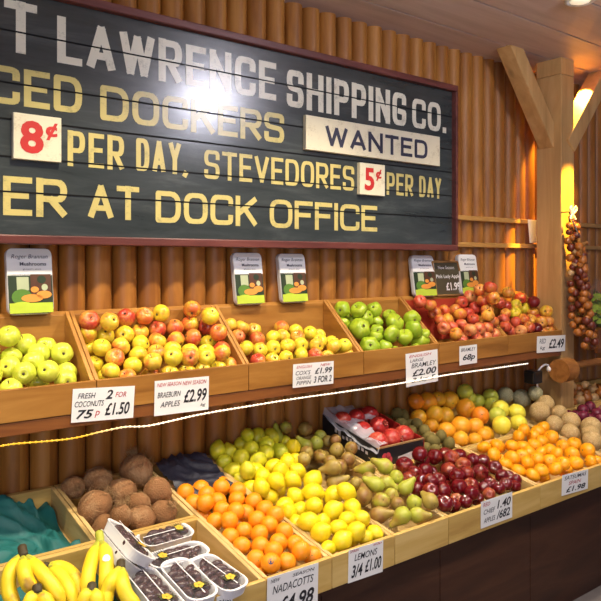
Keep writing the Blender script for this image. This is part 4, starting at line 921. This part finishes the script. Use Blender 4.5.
price_card([(293, 364.5), (333, 361), (334, 383.5), (293, 388)], yu, [('ENGLISH', .08, .45, .80, .92, 'r'), ('NEW', .66, .92, .82, .93, 'r'), ("COX'S", .06, .42, .52, .70), ('ORANGE', .08, .44, .32, .46), ('PIPPIN', .08, .44, .10, .26), ('\u00a31.99', .52, .96, .50, .76, 'b'), ('3 FOR 2', .50, .95, .12, .40, 'b')], 'price card on the small apple crate under the leaflets', UGc)
price_card([(404, 354), (436, 350), (439.5, 380), (408, 387.5)], yu, [('ENGLISH', .10, .80, .86, .94, 'r'), ('LARGE', .12, .55, .72, .81), ('BRAMLEY', .16, .95, .54, .68), ('\u00a32.00', .18, .95, .28, .48, 'b'), ('3 kg 5', .16, .92, .06, .24, 'b')], 'tilted price card on the cooking apple crate', UGc)
price_card([(459, 347), (476.5, 344), (477.5, 363), (460, 365)], yu, [('BRAMLEY', .08, .92, .70, .88), ('68p', .18, .88, .14, .54, 'b')], 'smallest price card, beside the cooking apples on the red apple crate', UGc)
price_card([(537, 336.5), (565, 335), (565.5, 351), (537, 353)], yu, [('RED', .08, .30, .56, .84), ('kg', .10, .28, .14, .40), ('\u00a32.49', .40, .95, .22, .80, 'b')], 'cream price card at the post end of the upper shelf', UGc)
price_card([(266, 580), (317, 562), (319, 606), (268, 622)], yl, [('NEW', .06, .24, .86, .94), ('SEASON', .48, .92, .86, .93), ('NADACOTTS', .10, .90, .60, .78), ('\u00a34.98', .20, .92, .12, .48, 'b')], 'largest price card on the lower crates, below the oranges', LGc)
price_card([(347, 552), (380, 541), (386, 570.5), (350, 582)], yl, [('SPAIN', .03, .28, .90, .98, 'r'), ('60p', .70, .95, .90, .98, 'r'), ('LEMONS', .16, .82, .62, .82), ('3/4', .08, .40, .12, .50, 'b'), ('\u00a31.00', .46, .95, .16, .54, 'b')], 'price card hanging below the lemons', LGc)
price_card([(480, 503), (511, 492), (513.5, 517), (482, 528)], yl, [('RED', .06, .28, .78, .92, 'r'), ('CHIEF', .08, .44, .48, .66), ('APPLES', .08, .44, .16, .34), ('1.40', .50, .95, .54, .86, 'b'), ('/682', .48, .92, .14, .46, 'b')], 'price card below the dark red apples', LGc)
price_card([(561, 476), (587, 469.5), (589, 488), (563, 495.5)], yl, [('SATSUMAS', .08, .92, .72, .90), ('SPAIN', .24, .72, .44, .62, 'r'), ('\u00a31.98', .14, .90, .10, .36, 'b')], 'price card below the satsumas', LGc)
price_card([(216, 597.5), (232, 592.5), (233, 612), (217, 617)], yl, [('DATES', .1, .9, .5, .8)], 'price card below the trays of dates', LGc)

# ---------------------------------------------------------------- leaflet stands on the crate backs
M_LEAFDK = plain('leaflet_dark', (.025, .04, .018), .4, .5, .3); M_LEAFG = plain('leaflet_green', (.10, .22, .03), .4, .5, .3); M_LEAFO = plain('leaflet_orange', (.75, .30, .05), .4, .5, .2)
M_LEAFB = plain('leaflet_brown', (.10, .04, .02), .4, .5, .3); M_LEAFL = plain('leaflet_lime', (.50, .62, .05), .35, .5, .2); M_LEAFP = plain('leaflet_pale', (.45, .50, .30), .4, .5, .2)
M_HOLD = plain('holder_grey', (.62, .61, .59), .35)
M_TXT = plain('grey_text', (.06, .06, .08), .5)
def leaflet(cs, label, neck=False):
    Y = 2.549; P = [on_y(*c, Y) for c in cs]; x0 = P[3].x; x1 = x0+(P[1].x-P[0].x+P[2].x-P[3].x)/2; z1 = (P[0].z+P[1].z)/2; z0 = 1.4135
    W, Hh = (x1-x0), (z1-z0); lean = math.radians(9)
    e = empty('leaflet_stand', ((x0+x1)/2, 2.575, z0), label, 'leaflet stand', 'leaflet stands above the upper crates')
    ang = math.atan2((P[3].x-P[0].x), Hh)*.75
    e.rotation_euler = (-.15, 0, 0); e.location.y = 2.549; e.location.x = (P[2].x+P[3].x)/2
    def lbuild(m_, n_, mat): 
        o = m_.build(n_, mat, e, (0, 0, 0), world=False); o.location = (0, 0, 0); return o
    out = [(x, z+Hh/2) for x, z in rrect(W/2, Hh/2, W*.16)]
    if neck: out = [((x*(.80 if .40*Hh < z < .62*Hh else 1)), z) for x, z in out]
    m_ = MB(); n_ = len(out)
    def ringed(sc, y): return [(x*sc, y, Hh/2+(z-Hh/2)*(1-(1-sc)*W/Hh)) for x, z in out]
    rg = [ringed(.97, 0), ringed(1, .004), ringed(1, .022), ringed(.97, .026)]
    vs = [p for r_ in rg for p in r_]
    m_.add(vs, [(i*n_+k, (i+1)*n_+k, (i+1)*n_+(k+1) % n_, i*n_+(k+1) % n_) for i in range(3) for k in range(n_)]+[tuple(range(n_)), tuple(reversed([3*n_+k for k in range(n_)]))])
    lbuild(m_, 'holder', M_HOLD)
    m_ = MB(); y = -.001
    top = [(x*.985, y, z) for x, z in out if z >= .585*Hh]; 
    m_.add([(p[0], y, min(p[2], Hh*.985)) for p in top]+[(-W*.49, y, .58*Hh), (W*.49, y, .58*Hh)], [tuple(range(len(top)+2))]); 
    hd = lbuild(m_, 'header_card', M_WHITE)
    m_ = MB(); O = Vector((-W/2, y-.0005, 0)); put_text(m_, 'Roger Brannan', O, UX, UZ, (W*.10, W*.90, Hh*.82, Hh*.90), .0, .3); put_text(m_, 'Mushrooms', O, UX, UZ, (W*.28, W*.86, Hh*.73, Hh*.785), .02); put_text(m_, 'growers since', O, UX, UZ, (W*.34, W*.74, Hh*.66, Hh*.69), .0)
    s_ = m_.build('lettering', M_TXT, hd, (0, 0, 0), world=False); s_.location = (0, 0, 0)
    # picture: dark window, green bush, a brown bust, orange fruit, lime strip
    m_ = MB(); lo = [(x*.96, y, max(z, Hh*.012)) for x, z in out if z <= .585*Hh]
    m_.add(lo+[(-W*.48, y, .60*Hh), (W*.48, y, .60*Hh)], [tuple(range(len(lo)))+(len(lo)+1, len(lo))], 0)
    def el(cx, cz, rx, rz, mi, k): m_.add([(W*(cx-.5+rx*math.cos(q*PI/8)), y-.0006*k, Hh*(cz+rz*math.sin(q*PI/8))) for q in range(16)], [tuple(reversed(range(16)))], mi)
    def qd(a, b, c, d, mi, k): m_.add([(W*(a-.5), y-.0006*k, Hh*c), (W*(b-.5), y-.0006*k, Hh*c), (W*(b-.5), y-.0006*k, Hh*d), (W*(a-.5), y-.0006*k, Hh*d)], [(0, 1, 2, 3)], mi)
    qd(.20, .46, .36, .56, 5, 1); qd(.50, .95, .28, .60, 3, 1); el(.30, .26, .22, .12, 1, 2); el(.78, .44, .14, .11, 3, 2); el(.74, .52, .10, .06, 0, 3); el(.80, .40, .07, .05, 5, 4)
    el(.58, .37, .09, .045, 2, 3); el(.52, .24, .24, .06, 2, 4); el(.78, .29, .17, .06, 2, 4); qd(.03, .97, .02, .17, 4, 3); el(.3, .15, .2, .04, 4, 4)
    lbuild(m_, 'picture', [M_LEAFDK, M_LEAFG, M_LEAFO, M_LEAFB, M_LEAFL, M_LEAFP])
leaflet([(1, 247), (47, 247), (55, 311), (8, 315)], 'largest leaflet stand, above the pale green apples')
leaflet([(230, 251.5), (260, 252), (265, 304), (237, 307)], 'leaflet stand above the small apples, on the side of the blushed apples')
leaflet([(275, 252.5), (301, 253), (309, 303), (282, 305)], 'leaflet stand above the small apples, second of the pair')
leaflet([(408, 254), (431.5, 255), (437, 297), (416, 299)], 'leaflet stand touching the chalkboard on the cooking apple side', True)
leaflet([(455, 253.5), (474, 254), (480, 291), (463, 296)], 'leaflet stand touching the chalkboard on the post side', True)
# chalkboard
cbd = empty('chalkboard', (on_y(436, 296, 2.56).x, 2.585, 1.4135), 'small framed chalkboard with a white price, above the red apples', 'chalkboard')
P = [on_y(*c, 2.575) for c in ((432, 262), (457, 261.5), (466, 291), (437, 297))]
P[3].z = P[2].z = 1.4135; P[0].z = P[1].z = (P[0].z+P[1].z)/2
mb = MB(); mb.slab([P[3], P[2], P[1], P[0]], (0, -1, 0), .014); mb.build('board', plain('chalk_slate', (.075, .065, .035), .5, .4, .3), cbd, cbd.location)
mb = MB(); 
for a, b in ((0, 1), (1, 2), (2, 3), (3, 0)): mb.tube([P[a]+Vector((0, -.001, 0)), P[b]+Vector((0, -.001, 0))], .006, 6)
mb.build('frame', wood('chalk_frame', (.2, .1, .03), (.3, .16, .05), (.36, .2, .07), (1, 1, 1), 8, .5, False), cbd, cbd.location)
mb = MB(); U = (P[2]-P[3]).normalized(); V = (P[0]-P[3]); hh = V.length; V.normalize(); wd = (P[2]-P[3]).length
O = P[3]+Vector((0, -.001, 0))
put_text(mb, 'New Season', O, U, Vector((V.x, 0, V.z)), (wd*.16, wd*.70, hh*.78, hh*.88), .0); put_text(mb, 'Pink Lady Apple', O, U, V, (wd*.06, wd*.86, hh*.48, hh*.62), .01); put_text(mb, '\u00a31.99', O, U, V, (wd*.34, wd*.84, hh*.14, hh*.38), .03)
mb.build('lettering', M_WHITE, cbd, cbd.location)

# ---------------------------------------------------------------- onion and garlic braids hanging on the post
M_ON = [fruit_mat('onion_bulb_a', (.46, .16, .022), (.26, .07, .012), rough=.35), fruit_mat('onion_bulb_b', (.55, .36, .16), (.48, .26, .09), rough=.4), fruit_mat('onion_bulb_c', (.16, .03, .012), (.11, .02, .01), rough=.3)]
mb = MB(); mb.lathe(ONIONP, 12); me_on = []
for m_ in M_ON:
    me = bpy.data.meshes.new('bulb'); me.from_pydata([v*U0 for v in mb.v], [], mb.f); me.materials.append(m_); me_on.append(me)
    for p in me.polygons: p.use_smooth = True
M_LEAF = plain('dry_leaf', (.30, .13, .025), .7, .3, .4)
def braid(top, bot, n, label, seed, r0, r1, palette, bow=False):
    e = empty('onion_braid', top, label, 'onion braid', 'onion braids hanging on the post'); rr = random.Random(seed)
    mb = MB(); mb.tube(ipol([top+Vector((0, 0, .0)), top.lerp(bot, .5)+Vector((.008, 0, 0)), bot], 6), .010, 8); mb.build('braided_leaves', M_LEAF, e, e.location, smooth=True)
    mb = MB()
    for k in range(40):
        c = top.lerp(bot, rr.uniform(.02, .98)); a = rr.uniform(0, 2*PI); d = Vector((math.cos(a), -abs(math.sin(a)), rr.uniform(-.6, .8))); mb.tube([c, c+d*.025, c+d*rr.uniform(.04, .06)+Vector((0, 0, rr.uniform(-.03, .01)))], [.004, .006, .001], 4)
    mb.build('loose_skins', M_LEAF, e, e.location)
    for k in range(n):
        t_ = (k+.5)/n; c = top.lerp(bot, .05+.93*t_); a = k*2.4+rr.uniform(-.4, .4); wdt = r0+(r1-r0)*t_
        d = Vector((math.cos(a), -abs(math.sin(a))*.9+.1, rr.uniform(-.3, .1))).normalized()
        o = bpy.data.objects.new('bulb', me_on[palette[rr.randrange(len(palette))]]); COL.objects.link(o); o.parent = e; o.location = c+d*wdt-top
        o.rotation_mode = 'QUATERNION'; o.rotation_quaternion = Vector((0, 0, 1)).rotation_difference((-d+Vector((0, 0, .6))).normalized()); s_ = rr.uniform(.55, .85)*.032/U0; o.scale = (s_,)*3
    if bow:
        mb = MB(); c = top+Vector((0, -.012, .02))
        for sx in (-1, 1): mb.tube(ipol([c, c+Vector((sx*.02, -.01, .035)), c+Vector((sx*.034, -.01, .02)), c+Vector((sx*.012, -.006, -.004))], 5), .006, 6); mb.tube([c, c+Vector((sx*.028, -.008, -.04))], .006, 6)
        mb.build('bow', M_WHITE, e, e.location)
    return e
braid(on_y(570, 216, 2.255), on_y(577, 336, 2.245), 56, 'dark onion braid with a white bow on the post face', 2, .030, .046, [0, 0, 2, 2, 1, 2], True)
braid(on_y(579, 238, 2.20), on_y(588, 350, 2.18), 48, 'orange-brown onion braid hanging outermost beside the post', 3, .010, .044, [0, 0, 0, 2])
# hook rod that carries both braids
mb = MB(); a = on_y(569, 214, 2.255); b = on_y(579, 236, 2.20); mb.tube([Vector((a.x, 2.305, a.z+.012)), a+Vector((0, 0, .012)), b], .004, 8)
tag(mb.build('wire_hook', M_WIRE, loc=a), 'thin wire hook on the post above the onion braids', 'hook')

# ---------------------------------------------------------------- beyond the post: shelf with a bag of green lettuce, onions below
mb = MB(); mb.box(4.22, 5.6, 2.32, 2.60, 1.13, 1.165); mb.box(4.22, 5.6, 2.32, 2.345, 1.02, 1.129)
tag(mb.build('wall_shelf', M_SHELF, loc=(4.22, 2.32, 1.13), bevel=.003), 'brown shelf beyond the post carrying a green bag', 'shelf')
lb_ = empty('salad_bag', (4.50, 2.46, 1.165), 'clear bag of bright green salad on the shelf beyond the post', 'salad bag')
mb = MB(); rr = random.Random(9)
for k in range(150):
    a = rr.uniform(0, 2*PI); z = rr.uniform(.03, .20); q = rr.uniform(.02, .105)
    c = Vector((4.50+q*math.cos(a)*1.1, 2.46+q*math.sin(a)*.8, 1.165+z)); u = Vector((rr.gauss(0, 1), rr.gauss(0, 1), rr.gauss(0, 1))).normalized(); v = u.orthogonal().normalized()
    mb.add([c, c+u*.03+v*.026, c+u*.065, c+u*.03-v*.026], [(0, 1, 2), (0, 2, 3)])
mb.build('salad_leaves', plain('salad_leaf', (.28, .42, .03), .5, .4, .5), lb_, lb_.location)
mb = MB(); prof = [(0, .001), (.10, .002), (.125, .04), (.13, .12), (.12, .20), (.10, .25), (.04, .285), (.05, .31), (0, .312)]
mb.lathe(prof, 24, 0, lambda p, t_: p*(1+.04*math.sin(7*t_)*(p.z > .05))); o = mb.build('clear_bag', M_TFILM, lb_, smooth=True, world=False); o.location = (0, 0, 0)
for p in o.data.vertices: p.co.z = p.co.z

# brown onions heaped behind the post
rr = random.Random(21); k = 0
for j in range(3):
    for i in range(6):
        x = 4.01+i*.085+(j % 2)*.04; y = 2.375+j*.078; d = Vector((rr.gauss(0, 1), rr.gauss(0, 1), rr.gauss(.6, .6))).normalized()
        o = link('onion', me_on[(i+j) % 2], (x, y, lowz(y)-.01+rr.uniform(-.012, .022)), Vector((0, 0, 1)).rotation_difference(d), .036/U0)
        tag(o, 'brown onion behind the post, %s row, %s from the post' % (('front', 'middle', 'back')[j], ORD[i]), 'onion', 'brown onions behind the post')

for j in range(3):
    for i in range(4):
        d = Vector((rr.gauss(0, 1), rr.gauss(0, 1), rr.gauss(.6, .6))).normalized(); y = 2.245-j*.078
        o = link('onion', ME['redonion'], (3.752+i*.078+(j % 2)*.02, y, lowz(y)-.015+rr.uniform(-.01, .03)), Vector((0, 0, 1)).rotation_difference(d), .035/U0)
        tag(o, 'dark red onion at the foot of the post, %s row, %s from the melons' % (('back', 'middle', 'front')[j], ORD[i]), 'onion', 'red onions at the foot of the post')
